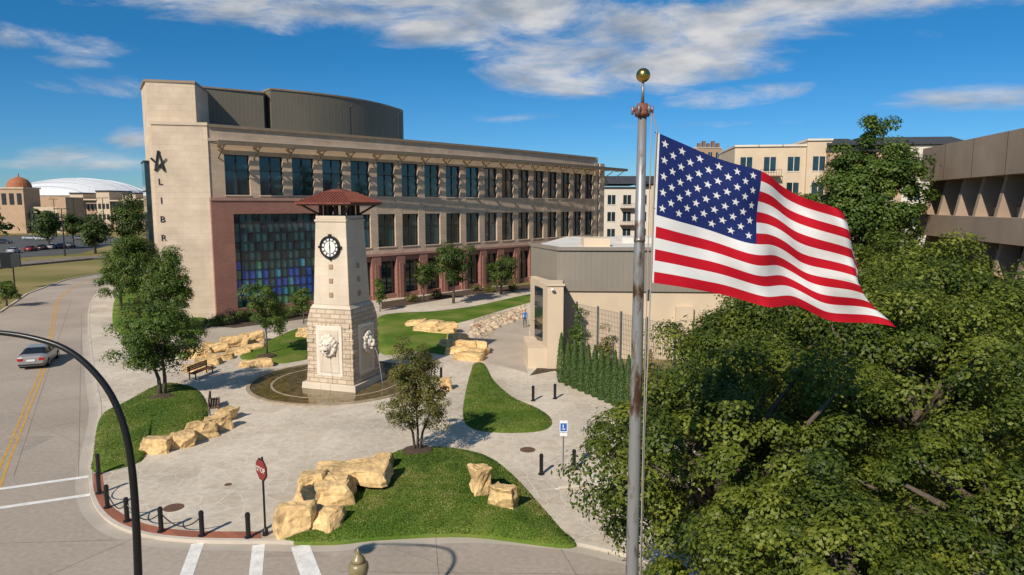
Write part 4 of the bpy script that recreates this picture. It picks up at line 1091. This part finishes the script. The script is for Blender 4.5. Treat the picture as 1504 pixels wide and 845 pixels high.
for i in range(12):
    x0 = -215 + i * 6.2; h = [13, 17, 14, 18, 13.5, 17, 14, 17.5, 13, 17, 14, 15][i]
    mb.prism([(x0, 326 - (i % 2)), (x0 + 6.2, 326 - (i % 2)), (x0 + 6.2, 345), (x0, 345)], 0, h, [stucco_tan, stucco_cream][i % 2])
    for k in range(3):
        for z in (5, 10):
            mb.prism([(x0 + .7 + k * 1.9, 324.8), (x0 + 1.9 + k * 1.9, 324.8), (x0 + 1.9 + k * 1.9, 326.3), (x0 + .7 + k * 1.9, 326.3)], z, z + 2.4, dark_frame)
    mb.prism([(x0 - .1, 324.6), (x0 + 6.3, 324.6), (x0 + 6.3, 345), (x0 - .1, 345)], h, h + .6, [stucco_cream, dark_roof][i % 2])
mb.build('walls', e)
e = empty('domed_stadium', (-560, 1000, 0)); mb = MB(); wroof = M('stadium_white_roof', (.72, .72, .72), .5, .05)
cx_, cy_ = -625, 1000
prof = [(88, 0), (88, 24), (80, 32), (62, 40), (40, 45.5), (18, 48), (1, 49)]
mb.lathe((cx_, cy_, 0), prof[1:], 48, wroof); mb.lathe((cx_, cy_, 0), [(87, 0), (87, 25)], 48, stucco_tan)
for k in range(-4, 5):
    y0 = k * 18; pts = []
    for j in range(21):
        x = -88 + j * 8.8; r = math.hypot(x, y0)
        if r > 88: continue
        z = np.interp(r, [1, 18, 40, 62, 80, 88], [49, 48, 45.5, 40, 32, 24]); pts.append((cx_ + x, cy_ + y0, z + .6))
    if len(pts) > 2: mb.tube(pts, .9, 5, M('stadium_truss', (.40, .42, .45), .5))
mb.build('roof_and_walls', e)
for (x, y, h) in ((-150, 235, 14), (-128, 215, 14), (-170, 255, 14), (-105, 160, 11)):
    e = empty('light_pole', (x, y, 0)); mb = MB(); mb.tube([(x, y, 0), (x, y, h)], [.18, .1], 8, dark_frame); mb.tube([(x - 1.3, y, h), (x + 1.3, y, h)], .08, 6, dark_frame)
    for s_ in (-1.3, 1.3): mb.box(((x + s_, y), (1, 0), (0, 1)), -.45, .45, -.2, .2, h - .1, h + .1, dark_frame)
    mb.build('pole_and_heads', e)

# ------------------------------------------------------------------ cars
tire = M('tyre_rubber', (.015, .015, .015), .9, .1); hub = M('wheel_alloy', (.4, .4, .4), .3, .1, metal=.8); redl = M('red_tail_lamp', (.45, .01, .01), .2, .05); chrome = M('chrome', (.6, .6, .6), .15, .02, metal=1)
carglass = M('car_glass', (.012, .014, .016), .05, .1, spec=.9)
def car(name, x, y, ang, col, z=0.0):
    paint = M('car_paint_%d' % int(col[0] * 1000 + col[2] * 77), col, .28, .03, spec=.7, metal=.3)
    e = empty(name, (x, y, z)); ca, sa = math.cos(ang), math.sin(ang)
    def W(l, s_, h): return (x + ca * l - sa * s_, y + sa * l + ca * s_, z + h)
    stn = [(-2.37, .76, .38, .78, .86, .66), (-2.25, .86, .24, .90, .99, .72), (-1.65, .9, .2, .96, 1.05, .74), (-.95, .9, .2, .97, 1.40, .60), (-.2, .91, .2, .96, 1.46, .61), (.35, .91, .2, .95, 1.42, .60), (1.15, .9, .2, .93, 1.02, .74), (1.95, .87, .22, .82, .90, .70), (2.3, .78, .28, .66, .74, .62), (2.38, .68, .38, .58, .62, .5)]
    mb = MB(); rings = []
    pi_, gi_ = mb.mi(paint), mb.mi(carglass)
    for l, hw, zl, zs, zt, ht in stn:
        sec = [(hw * .9, zl), (hw, zl + .16), (hw * 1.0, (zl + zs) / 2 + .05), (hw * .985, zs), (ht + .04, zt - .06), (ht * .8, zt)]
        pts = [(s_, h) for s_, h in sec] + [(-s_, h) for s_, h in reversed(sec)]
        rings.append(len(mb.v)); mb.v += [W(l, s_, h) for s_, h in pts]
    for i in range(len(stn) - 1):
        a, b = rings[i], rings[i + 1]
        for j in range(12):
            jj = (j + 1) % 12
            g = pi_
            if j in (3, 7) and 2 <= i <= 5: g = gi_
            if j in (4, 5, 6) and i in (2, 5): g = gi_
            mb.f.append((a + j, a + jj, b + jj, b + j)); mb.m.append(g)
    mb.f.append(tuple(rings[0] + j for j in range(12))); mb.m.append(pi_)
    mb.f.append(tuple(rings[-1] + j for j in range(12))); mb.m.append(pi_)
    mb.build('body', e, smooth=False, bevel=.03)
    mb = MB(); frc = ((x, y), (ca, sa), (-sa, ca))
    for s_ in (-1, 1):
        a, b = sorted((s_ * .82, s_ * .5)); mb.box(frc, -2.40, -2.2, a, b, z + .68, z + .86, redl)
        a, b = sorted((s_ * .78, s_ * .45)); mb.box(frc, 2.2, 2.39, a, b, z + .52, z + .66, clock_white)
        a, b = sorted((s_ * .92, s_ * 1.07)); mb.box(frc, .75, .9, a, b, z + .95, z + 1.08, paint)
        mb.box(frc, -.33, -.27, s_ * .86 - .06, s_ * .86 + .06, z + .98, z + 1.2, paint)
    mb.box(frc, -2.41, -2.3, -.26, .26, z + .62, z + .76, clock_white)
    mb.box(frc, -2.42, -2.2, -.8, .8, z + .33, z + .43, dark_frame)
    mb.build('lamps_and_trim', e)
    mb = MB()
    for l in (-1.4, 1.42):
        for s_ in (-1, 1):
            mb.tube([W(l, s_ * .70, .32), W(l, s_ * .925, .32)], .33, 20, tire)
            mb.tube([W(l, s_ * .90, .32), W(l, s_ * .935, .32)], .2, 12, hub)
    mb.build('wheels', e)
    return e
cx, cy = site(51, 536); car('silver_sedan_car', cx, cy + .6, math.atan2(.93, -.37), (.36, .34, .32), .005)
for i, (a, b, cc) in enumerate([(62, 367, (.02, .02, .025)), (76, 366, (.5, .5, .5)), (90, 365, (.03, .04, .08)), (103, 363, (.3, .3, .32)), (45, 369, (.35, .02, .02)), (20, 372, (.6, .6, .6)), (45, 352, (.55, .55, .55)), (64, 353, (.6, .58, .5)), (120, 352, (.2, .2, .2)), (5, 358, (.05, .05, .06))]):
    x, y = site(a, b); car('parked_car', x, y, 1.9 if i < 6 else .2, cc)

# ------------------------------------------------------------------ flagpole and flag
PX, PY = 2.24, 12.0
fp_ = empty('flagpole', (PX, PY, 0))
pm = bpy.data.materials.new('weathered_galvanised_pole'); ntp, bp = nodes_of(pm)
tcp = ntp.nodes.new('ShaderNodeTexCoord'); mp = ntp.nodes.new('ShaderNodeMapping'); mp.inputs['Scale'].default_value = (7, 7, 2.2)
ntp.links.new(tcp.outputs['Object'], mp.inputs[0]); nn = ntp.nodes.new('ShaderNodeTexNoise'); nn.inputs['Scale'].default_value = 1.0; nn.inputs['Detail'].default_value = 8; nn.inputs['Roughness'].default_value = .65
ntp.links.new(mp.outputs[0], nn.inputs['Vector']); rp = ntp.nodes.new('ShaderNodeValToRGB'); rp.color_ramp.elements[0].position = .36; rp.color_ramp.elements[1].position = .52
rp.color_ramp.elements[0].color = (.085, .04, .025, 1); rp.color_ramp.elements[1].color = (.30, .295, .29, 1)
e_ = rp.color_ramp.elements.new(.43); e_.color = (.19, .15, .125, 1)
sz = ntp.nodes.new('ShaderNodeSeparateXYZ'); ntp.links.new(tcp.outputs['Object'], sz.inputs[0])
rb = ntp.nodes.new('ShaderNodeValToRGB')
els = rb.color_ramp.elements; els[0].position = 0; els[0].color = (.6, .6, .6, 1); els[1].position = 1; els[1].color = (.6, .6, .6, 1)
for pos, vv in ((.57, .6), (.585, .12), (.635, .18), (.645, .55), (.67, .3), (.70, .6), (.725, .6), (.735, .15), (.75, .5), (.79, .6), (.80, .2), (.825, .3), (.83, .6)):
    q_ = els.new(pos); q_.color = (vv, vv, vv, 1)
dv = ntp.nodes.new('ShaderNodeMath'); dv.operation = 'DIVIDE'; dv.inputs[1].default_value = 14.2; ntp.links.new(sz.outputs[2], dv.inputs[0]); ntp.links.new(dv.outputs[0], rb.inputs[0])
ms = ntp.nodes.new('ShaderNodeMath'); ms.operation = 'MULTIPLY_ADD'; ms.inputs[1].default_value = .36; ntp.links.new(rb.outputs[0], ms.inputs[0])
sb = ntp.nodes.new('ShaderNodeMath'); sb.operation = 'SUBTRACT'; sb.inputs[1].default_value = .14; ntp.links.new(nn.outputs['Fac'], sb.inputs[0]); ntp.links.new(sb.outputs[0], ms.inputs[2])
ntp.links.new(ms.outputs[0], rp.inputs[0]); ntp.links.new(rp.outputs[0], bp.inputs['Base Color']); bp.inputs['Roughness'].default_value = .42; bp.inputs['Metallic'].default_value = .45
mb = MB(); mb.tube([(PX, PY, 0), (PX, PY, 3), (PX, PY, 8), (PX, PY, 11), (PX, PY, 13.55)], [.13, .125, .108, .095, .075], 28, pm)
mb.tube([(PX, PY, 11.35), (PX, PY, 11.42)], .1, 24, pm); mb.build('pole', fp_, smooth=True)
mb = MB(); rusty = M('rusted_fitting', (.20, .07, .05), .7, .3, 12, .4, 40); gold = M('gilded_ball', (.55, .36, .10), .25, .1, metal=1)
mb.tube([(PX, PY, 13.50), (PX, PY, 13.56), (PX, PY, 13.60), (PX, PY, 13.72)], [.12, .14, .12, .09], 16, rusty)
mb.tube([(PX, PY, 13.72), (PX, PY, 14.1)], [.03, .022], 10, galv)
for k in range(6):
    a = k * math.pi / 3; mb.tube([(PX + .1 * math.cos(a), PY + .1 * math.sin(a), 13.62), (PX + .17 * math.cos(a), PY + .17 * math.sin(a), 13.6)], .03, 8, rusty)
    mb.tube([(PX + .17 * math.cos(a), PY + .17 * math.sin(a), 13.53), (PX + .17 * math.cos(a), PY + .17 * math.sin(a), 13.68)], .022, 8, galv)
mb.build('truck_fitting', fp_, smooth=True)
mb = MB(); mb.lathe((PX, PY, 14.19), [(.12 * math.cos(a), .12 * math.sin(a)) for a in [-math.pi / 2 + math.pi * i / 20 for i in range(21)]], 32, gold); mb.build('ball_finial', fp_, smooth=True)
mb = MB(); rope = M('halyard_rope', (.35, .3, .25), .9, .1)
mb.tube([(PX + .17, PY - .05, 13.55), (PX + .25, PY - .02, 13.28), (PX + .23, PY, 12), (PX + .22, PY, 10.6), (PX + .16, PY - .06, 8), (PX + .15, PY - .06, 1.2)], .011, 6, rope)
mb.tube([(PX + .14, PY - .1, 13.55), (PX + .13, PY - .1, 8), (PX + .14, PY - .1, 1.2)], .009, 6, rope)
mb.tube([(PX + .17, PY, 10.3), (PX + .17, PY, 10.5)], .03, 8, galv)
mb.build('halyard', fp_)
cloth_red = M('flag_red', (.50, .010, .022), .75, .04, 4, .1, 300, spec=.1); cloth_white = M('flag_white', (.74, .72, .70), .75, .03, 4, .1, 300, spec=.1); cloth_blue = M('flag_blue', (.016, .028, .13), .75, .05, 4, .1, 300, spec=.1)
for cm in (cloth_red, cloth_white, cloth_blue):
    t_ = cm.node_tree; tr = t_.nodes.new('ShaderNodeBsdfTranslucent'); src = cm.node_tree.nodes['Principled BSDF'].inputs['Base Color'].links[0].from_socket
    t_.links.new(src, tr.inputs[0]); mx_ = t_.nodes.new('ShaderNodeMixShader'); mx_.inputs[0].default_value = .18
    t_.links.new(t_.nodes['Principled BSDF'].outputs[0], mx_.inputs[1]); t_.links.new(tr.outputs[0], mx_.inputs[2]); t_.links.new(mx_.outputs[0], t_.nodes['Material Output'].inputs['Surface'])
us = [0, .2, .4, .6, .8, 1.0]
topx = [2.50, 3.42, 4.32, 5.12, 5.80, 6.26]; topz = [13.23, 12.90, 12.50, 12.20, 11.86, 11.40]
botx = [2.46, 3.35, 4.25, 5.15, 6.0, 6.80]; botz = [10.63, 10.47, 10.30, 10.10, 9.92, 9.78]
pf = [np.polyfit(us, a, 3) for a in (topx, topz, botx, botz)]
def flagmap(u, v):
    tx, tz, bx, bz = [np.polyval(p, u) for p in pf]
    x = bx + (tx - bx) * v; z = bz + (tz - bz) * v
    amp = min(1, u * 2.2)
    ph = u * 4.3 * math.pi - (1 - v) * 1.9
    y = PY + .02 + .23 * amp * math.sin(ph + .6) + .3 * u * math.sin(u * 2.6 - .4)
    y += .075 * amp * math.sin(u * 23 + v * 5.5 + 1.0) + .045 * math.sin(v * 11 - u * 14) * amp + .02 * math.sin(u * 41 + v * 13) * amp
    z += .05 * amp * math.sin(ph * 1.15 + 1.2) * (.4 + u) + .022 * amp * math.sin(u * 23 + v * 6)
    x += .05 * u * math.sin(v * 8 + 1) - .16 * u ** 5 * math.sin(v * math.pi)
    k = max(0, u - .72) / .28
    y += .35 * k * k * (v - .25)
    x -= .1 * k * math.sin(v * 7.0) * (1 if v > .4 else .3)
    return Vector((x, y, z))
FU, FV = 170, 104
V = []; Fc = []; Mi = []
for j in range(FV + 1):
    for i in range(FU + 1): V.append(tuple(flagmap(i / FU, j / FV)))
for j in range(FV):
    for i in range(FU):
        a = j * (FU + 1) + i; Fc.append((a, a + 1, a + FU + 2, a + FU + 1))
        u, v = (i + .5) / FU, (j + .5) / FV; st_ = int(v * 13)
        if u < .40 and st_ >= 6: Mi.append(2)
        else: Mi.append(0 if st_ % 2 == 0 else 1)
        if u < .009: Mi[-1] = 1
fl = empty('united_states_flag', (2.5, PY, 12))
me = bpy.data.meshes.new('cloth'); me.from_pydata(V, [], Fc)
for m_ in (cloth_red, cloth_white, cloth_blue): me.materials.append(m_)
me.polygons.foreach_set('material_index', Mi); me.polygons.foreach_set('use_smooth', [True] * len(Fc))
ob = bpy.data.objects.new('cloth', me); sc.collection.objects.link(ob); attach(ob, fl)
mb = MB()
def fnorm(u, v):
    e = .004; a = flagmap(u + e, v) - flagmap(u - e, v); b = flagmap(u, v + e) - flagmap(u, v - e); return a.cross(b).normalized()
for r in range(9):
    nst = 6 if r % 2 == 0 else 5
    for c in range(nst):
        uu = .4 * ((1 + 2 * c) if r % 2 == 0 else (2 + 2 * c)) / 12.0; vv = 1 - (7 / 13) * (r + 1) / 10.0
        ro = .029; pts = []
        for k in range(10):
            a = math.pi / 2 + k * math.pi / 5; rr = ro if k % 2 == 0 else ro * .40
            pts.append((uu + rr * math.cos(a) / 1.9, vv + rr * math.sin(a)))
        for sgn in (-1, 1):
            c0 = flagmap(uu, vv) + fnorm(uu, vv) * .006 * sgn
            W3 = [flagmap(*p) + fnorm(*p) * .006 * sgn for p in pts]
            for k in range(10): mb.face([c0, W3[k], W3[(k + 1) % 10]], cloth_white)
mb.build('stars', fl, recalc=False)
mb = MB()
for vv in (.99, .5, .01):
    p = flagmap(0, vv); mb.tube([(p.x + .02, p.y, p.z), (PX + .22, PY, p.z + .02)], .012, 6, chrome)
mb.build('clips', fl)

# ------------------------------------------------------------------ street lamp mast arm (black), acorn lamp
e = empty('street_lamp', (-7.0, 12, 0)); mb = MB(); LY = 12.0
arc = [(203, 845), (200, 770), (194, 690), (183, 630), (163, 580), (132, 540), (95, 512), (50, 497), (0, 489), (-80, 484), (-150, 485)]
pts = []
for a, b in arc: pts.append((x_at(a, b, LY), LY, height_at(b, LY)))
sx = spline([(p[0], p[2]) for p in pts], False, 4); pts = [(q[0], LY, q[1]) for q in sx]
pts = [(pts[0][0] - .03, LY, 0), (pts[0][0] - .03, LY, 3)] + pts
mb.tube(pts, [.12, .10] + [.074 - .0009 * i for i in range(len(sx))], 14, black_m)
hx, hz = pts[-1][0], pts[-1][2]
mb.lathe((hx, LY, hz - .32), [(.02, .4), (.1, .36), (.14, .25), (.3, .1), (.33, 0), (.25, -.05)], 20, black_m)
mb.lathe((pts[0][0], LY, 0), [(.3, 0), (.28, .2), (.2, .35), (.17, .9), (.13, 1.0)], 16, black_m)
mb.build('mast_and_arm', e, smooth=True)
e = empty('acorn_lamp_post', (x_at(526, 820, 15), 15, 0)); X = x_at(526, 820, 15); mb = MB()
amber = M('amber_lamp_globe', (.24, .19, .09), .35, .15, 5, spec=.6)
mb.lathe((X, 15, 0), [(.22, 0), (.2, .3), (.1, .5), (.07, 1), (.06, 3.1), (.12, 3.2), (.1, 3.3)], 16, black_m)
mb.lathe((X, 15, 3.3), [(.10, 0), (.2, .12), (.24, .28), (.23, .38), (.17, .45)], 20, amber)
mb.lathe((X, 15, 3.75), [(.18, 0), (.15, .08), (.08, .16), (.05, .19), (.06, .23), (.03, .27), (.01, .33)], 16, amber)
mb.build('post_and_globe', e, smooth=True)

# ------------------------------------------------------------------ bollards with chain, signs, bench
def bollard(a, b, h=.95):
    x, y = site(a, b, .12); mb = MB()
    mb.lathe((x, y, 0), [(.14, .12), (.14, .16), (.085, .18), (.085, .12 + h * .84), (.095, .12 + h * .85), (.095, .12 + h * .9), (.085, .12 + h * .91), (.08, .12 + h * .97), (.04, .12 + h)], 16, black_m)
    mb.build('bollard', None, smooth=False); return (x, y)
bl = [bollard(*p) for p in [(145, 697), (146, 725), (158, 746), (187, 766), (237, 781), (297, 787), (365, 790)]]
for p in [(783, 589), (815, 586), (795, 697), (843, 690), (648, 560)]: bollard(*p)
mb = MB()
for i in range(1, 5):
    a, b = bl[i], bl[i + 1]
    pts = [(a[0] + (b[0] - a[0]) * t, a[1] + (b[1] - a[1]) * t, .85 - .45 * 4 * t * (1 - t)) for t in [k / 14 for k in range(15)]]
    mb.tube(pts, .022, 6, black_m)
mb.build('bollard_chain')
def octo_sign():
    x, y = site(390, 786, .12); e = empty('stop_sign', (x, y, .12)); mb = MB(); mb.tube([(x, y, .1), (x, y, 3.05)], .04, 8, black_m)
    an = math.radians(-133); fr = ((x, y), (math.cos(an + math.pi / 2), math.sin(an + math.pi / 2)), (math.cos(an), math.sin(an)))
    sm = M('sign_red', (.22, .025, .02), .5, .15, 5)
    for r, y0, y1, m_, zc in ((.43, .03, .049, M('sign_frame_black', (.02, .012, .01), .5), 2.6), (.38, .05, .07, sm, 2.6)):
        P0 = [fp(fr, r * math.cos(math.pi / 8 + k * math.pi / 4), y0, zc + r * math.sin(math.pi / 8 + k * math.pi / 4)) for k in range(8)]
        P1 = [fp(fr, r * math.cos(math.pi / 8 + k * math.pi / 4), y1, zc + r * math.sin(math.pi / 8 + k * math.pi / 4)) for k in range(8)]
        mb.face(P0, m_); mb.face(P1, m_)
        for k in range(8): mb.face([P0[k], P0[(k + 1) % 8], P1[(k + 1) % 8], P1[k]], m_)
    mb.lathe((x, y, 0), [(.12, .12), (.1, .3), (.05, .4)], 10, black_m)
    mb.build('post_and_plate', e)
    text('STOP', .26, fp(fr, 0, .075, 2.51), an + math.pi / 2, clock_white, e, 'lettering', .002)
octo_sign()
x, y = site(827, 698, .12); e = empty('disabled_parking_sign', (x, y, .12)); mb = MB()
mb.tube([(x, y, .1), (x, y, 2.55)], .03, 8, galv); fr = ((x, y), (1, 0), (0, -1)); sgn = M('sign_blue', (.02, .12, .42), .5, .03); sgw = M('sign_white', (.75, .75, .75), .5, .03)
mb.box(fr, -.17, .17, .035, .05, 2.1, 2.62, sgw); mb.box(fr, -.14, .14, .051, .056, 2.14, 2.5, sgn)
mb.box(fr, -.04, .0, .057, .06, 2.3, 2.44, sgw); mb.box(fr, -.06, .07, .0565, .0605, 2.22, 2.26, sgw); mb.box(fr, -.16, .16, .035, .05, 1.92, 2.06, sgw)
mb.build('post_and_plate', e)
x, y = site(850, 716, .12); mb = MB(); mb.box(((x, y), (.97, .2), (-.2, .97)), -.9, .9, -.08, .08, .12, .24, kerb_m); mb.build('wheel_stop', bevel=.03)
def bench(a, b, ang):
    x, y = site(a, b, .12); e = empty('park_bench', (x, y, .12)); wood = M('bench_wood', (.13, .055, .03), .7, .2, 4)
    fr = ((x, y), (math.cos(ang), math.sin(ang)), (-math.sin(ang), math.cos(ang))); mb = MB()
    for k in range(4): mb.box(fr, -1.1, 1.1, -.26 + k * .13, -.15 + k * .13, .55, .59, wood)
    mb.build('seat', e); mb = MB()
    for k in range(3): mb.box(fr, -1.1, 1.1, .27, .31, .68 + k * .13, .78 + k * .13, wood)
    mb.build('backrest', e); mb = MB()
    for s_ in (-.95, .95):
        for yy in (-.22, .24): mb.box(fr, s_ - .03, s_ + .03, yy - .03, yy + .03, .12, .55 if yy < 0 else 1.05, black_m)
        mb.box(fr, s_ - .03, s_ + .03, -.19, .21, .5, .54, black_m)
    mb.build('legs', e)
bench(316, 603, math.radians(112)); bench(296, 553, math.radians(80))
x, y = site(22, 425); e = empty('road_sign_board', (x, y, 0)); mb = MB(); mb.tube([(x, y, 0), (x, y, 5.2)], .09, 8, black_m); fr = ((x, y), (1, 0), (0, -1))
mb.box(fr, -1.7, -.25, -.12, .1, 3.0, 5.1, black_m); mb.box(fr, -.2, 1.1, -.12, .1, 3.2, 5.0, dark_frame); mb.box(fr, -1.72, 1.12, -.05, .05, 5.1, 5.2, black_m); mb.build('boards', e)

# ------------------------------------------------------------------ person walking
def person(a, b):
    x, y = site(a, b, .13); e = empty('walking_person', (x, y, .13))
    J = {'pel': (0, 0, .95), 'sp': (0, .01, 1.2), 'ch': (0, 0, 1.38), 'nk': (0, 0, 1.5), 'hd': (0, -.02, 1.6),
         'hl': (-.1, 0, .9), 'kl': (-.11, -.16, .5), 'al': (-.11, -.12, .08), 'tl': (-.11, -.28, .05),
         'hr': (.1, 0, .9), 'kr': (.11, .06, .49), 'ar': (.11, .27, .12), 'tr': (.11, .13, .04),
         'sl': (-.19, 0, 1.42), 'el': (-.24, .08, 1.14), 'wl': (-.23, -.02, .9), 'sr': (.19, 0, 1.42), 'er': (.24, -.02, 1.14), 'wr': (.23, -.14, .92), 'fl': (-.23, -.05, .82), 'fr': (.23, -.18, .85)}
    R = {'pel': .13, 'sp': .12, 'ch': .14, 'nk': .055, 'hd': .06, 'hl': .09, 'kl': .06, 'al': .04, 'tl': .035, 'hr': .09, 'kr': .06, 'ar': .04, 'tr': .035, 'sl': .065, 'el': .045, 'wl': .03, 'sr': .065, 'er': .045, 'wr': .03, 'fl': .022, 'fr': .022}
    E = [('pel', 'sp'), ('sp', 'ch'), ('ch', 'nk'), ('nk', 'hd'), ('pel', 'hl'), ('hl', 'kl'), ('kl', 'al'), ('al', 'tl'), ('pel', 'hr'), ('hr', 'kr'), ('kr', 'ar'), ('ar', 'tr'), ('ch', 'sl'), ('sl', 'el'), ('el', 'wl'), ('wl', 'fl'), ('ch', 'sr'), ('sr', 'er'), ('er', 'wr'), ('wr', 'fr')]
    keys = list(J); me = bpy.data.meshes.new('body'); me.from_pydata([J[k] for k in keys], [(keys.index(p), keys.index(q)) for p, q in E], [])
    ob = bpy.data.objects.new('body', me); sc.collection.objects.link(ob); ob.location = (x, y, .13)
    md = ob.modifiers.new('skin', 'SKIN'); md.use_smooth_shade = True
    try:
        sv = me.skin_vertices[0].data
    except Exception:
        bm = bmesh.new(); bm.from_mesh(me); bm.verts.layers.skin.verify(); bm.to_mesh(me); bm.free(); sv = me.skin_vertices[0].data
    for i, k in enumerate(keys): sv[i].radius = (R[k], R[k] * .85); sv[i].use_root = (k == 'pel')
    sb_ = ob.modifiers.new('sub', 'SUBSURF'); sb_.levels = 1; sb_.render_levels = 2
    cm = bpy.data.materials.new('clothes'); n_, b2 = nodes_of(cm); t2 = n_.nodes.new('ShaderNodeTexCoord'); s2 = n_.nodes.new('ShaderNodeSeparateXYZ'); n_.links.new(t2.outputs['Object'], s2.inputs[0])
    r2 = n_.nodes.new('ShaderNodeValToRGB'); r2.color_ramp.interpolation = 'CONSTANT'; r2.color_ramp.elements[0].color = (.02, .02, .03, 1); r2.color_ramp.elements[1].position = .96 / 1.8; r2.color_ramp.elements[1].color = (.04, .14, .40, 1)
    q2 = r2.color_ramp.elements.new(1.5 / 1.8); q2.color = (.42, .24, .16, 1)
    d2 = n_.nodes.new('ShaderNodeMath'); d2.operation = 'DIVIDE'; d2.inputs[1].default_value = 1.8; n_.links.new(s2.outputs[2], d2.inputs[0]); n_.links.new(d2.outputs[0], r2.inputs[0]); n_.links.new(r2.outputs[0], b2.inputs['Base Color'])
    me.materials.append(cm); attach(ob, e)
    mb = MB(); fr = ((x, y), (1, 0), (0, 1)); sk = M('skin', (.42, .24, .16), .6, .05); hr = M('dark_hair', (.03, .02, .015), .8, .1)
    blob((0, -.02, .13 + 1.64), (.078, .095, .115), 1, .03, fr, mat=sk, mbb=mb); blob((0, .01, .13 + 1.68), (.084, .1, .1), 1, .03, fr, mat=hr, mbb=mb)
    blob((0, -.115, .13 + 1.625), (.014, .02, .025), 1, 0, fr, mat=sk, mbb=mb)
    for s_ in (-1, 1):
        blob((s_ * .03, -.105, .13 + 1.65), (.01, .01, .007), 1, 0, fr, mat=hr, mbb=mb); blob((s_ * .08, -.01, .13 + 1.63), (.012, .022, .03), 1, 0, fr, mat=sk, mbb=mb)
    mb.build('head', e, smooth=True)
person(771, 481)
print('done')
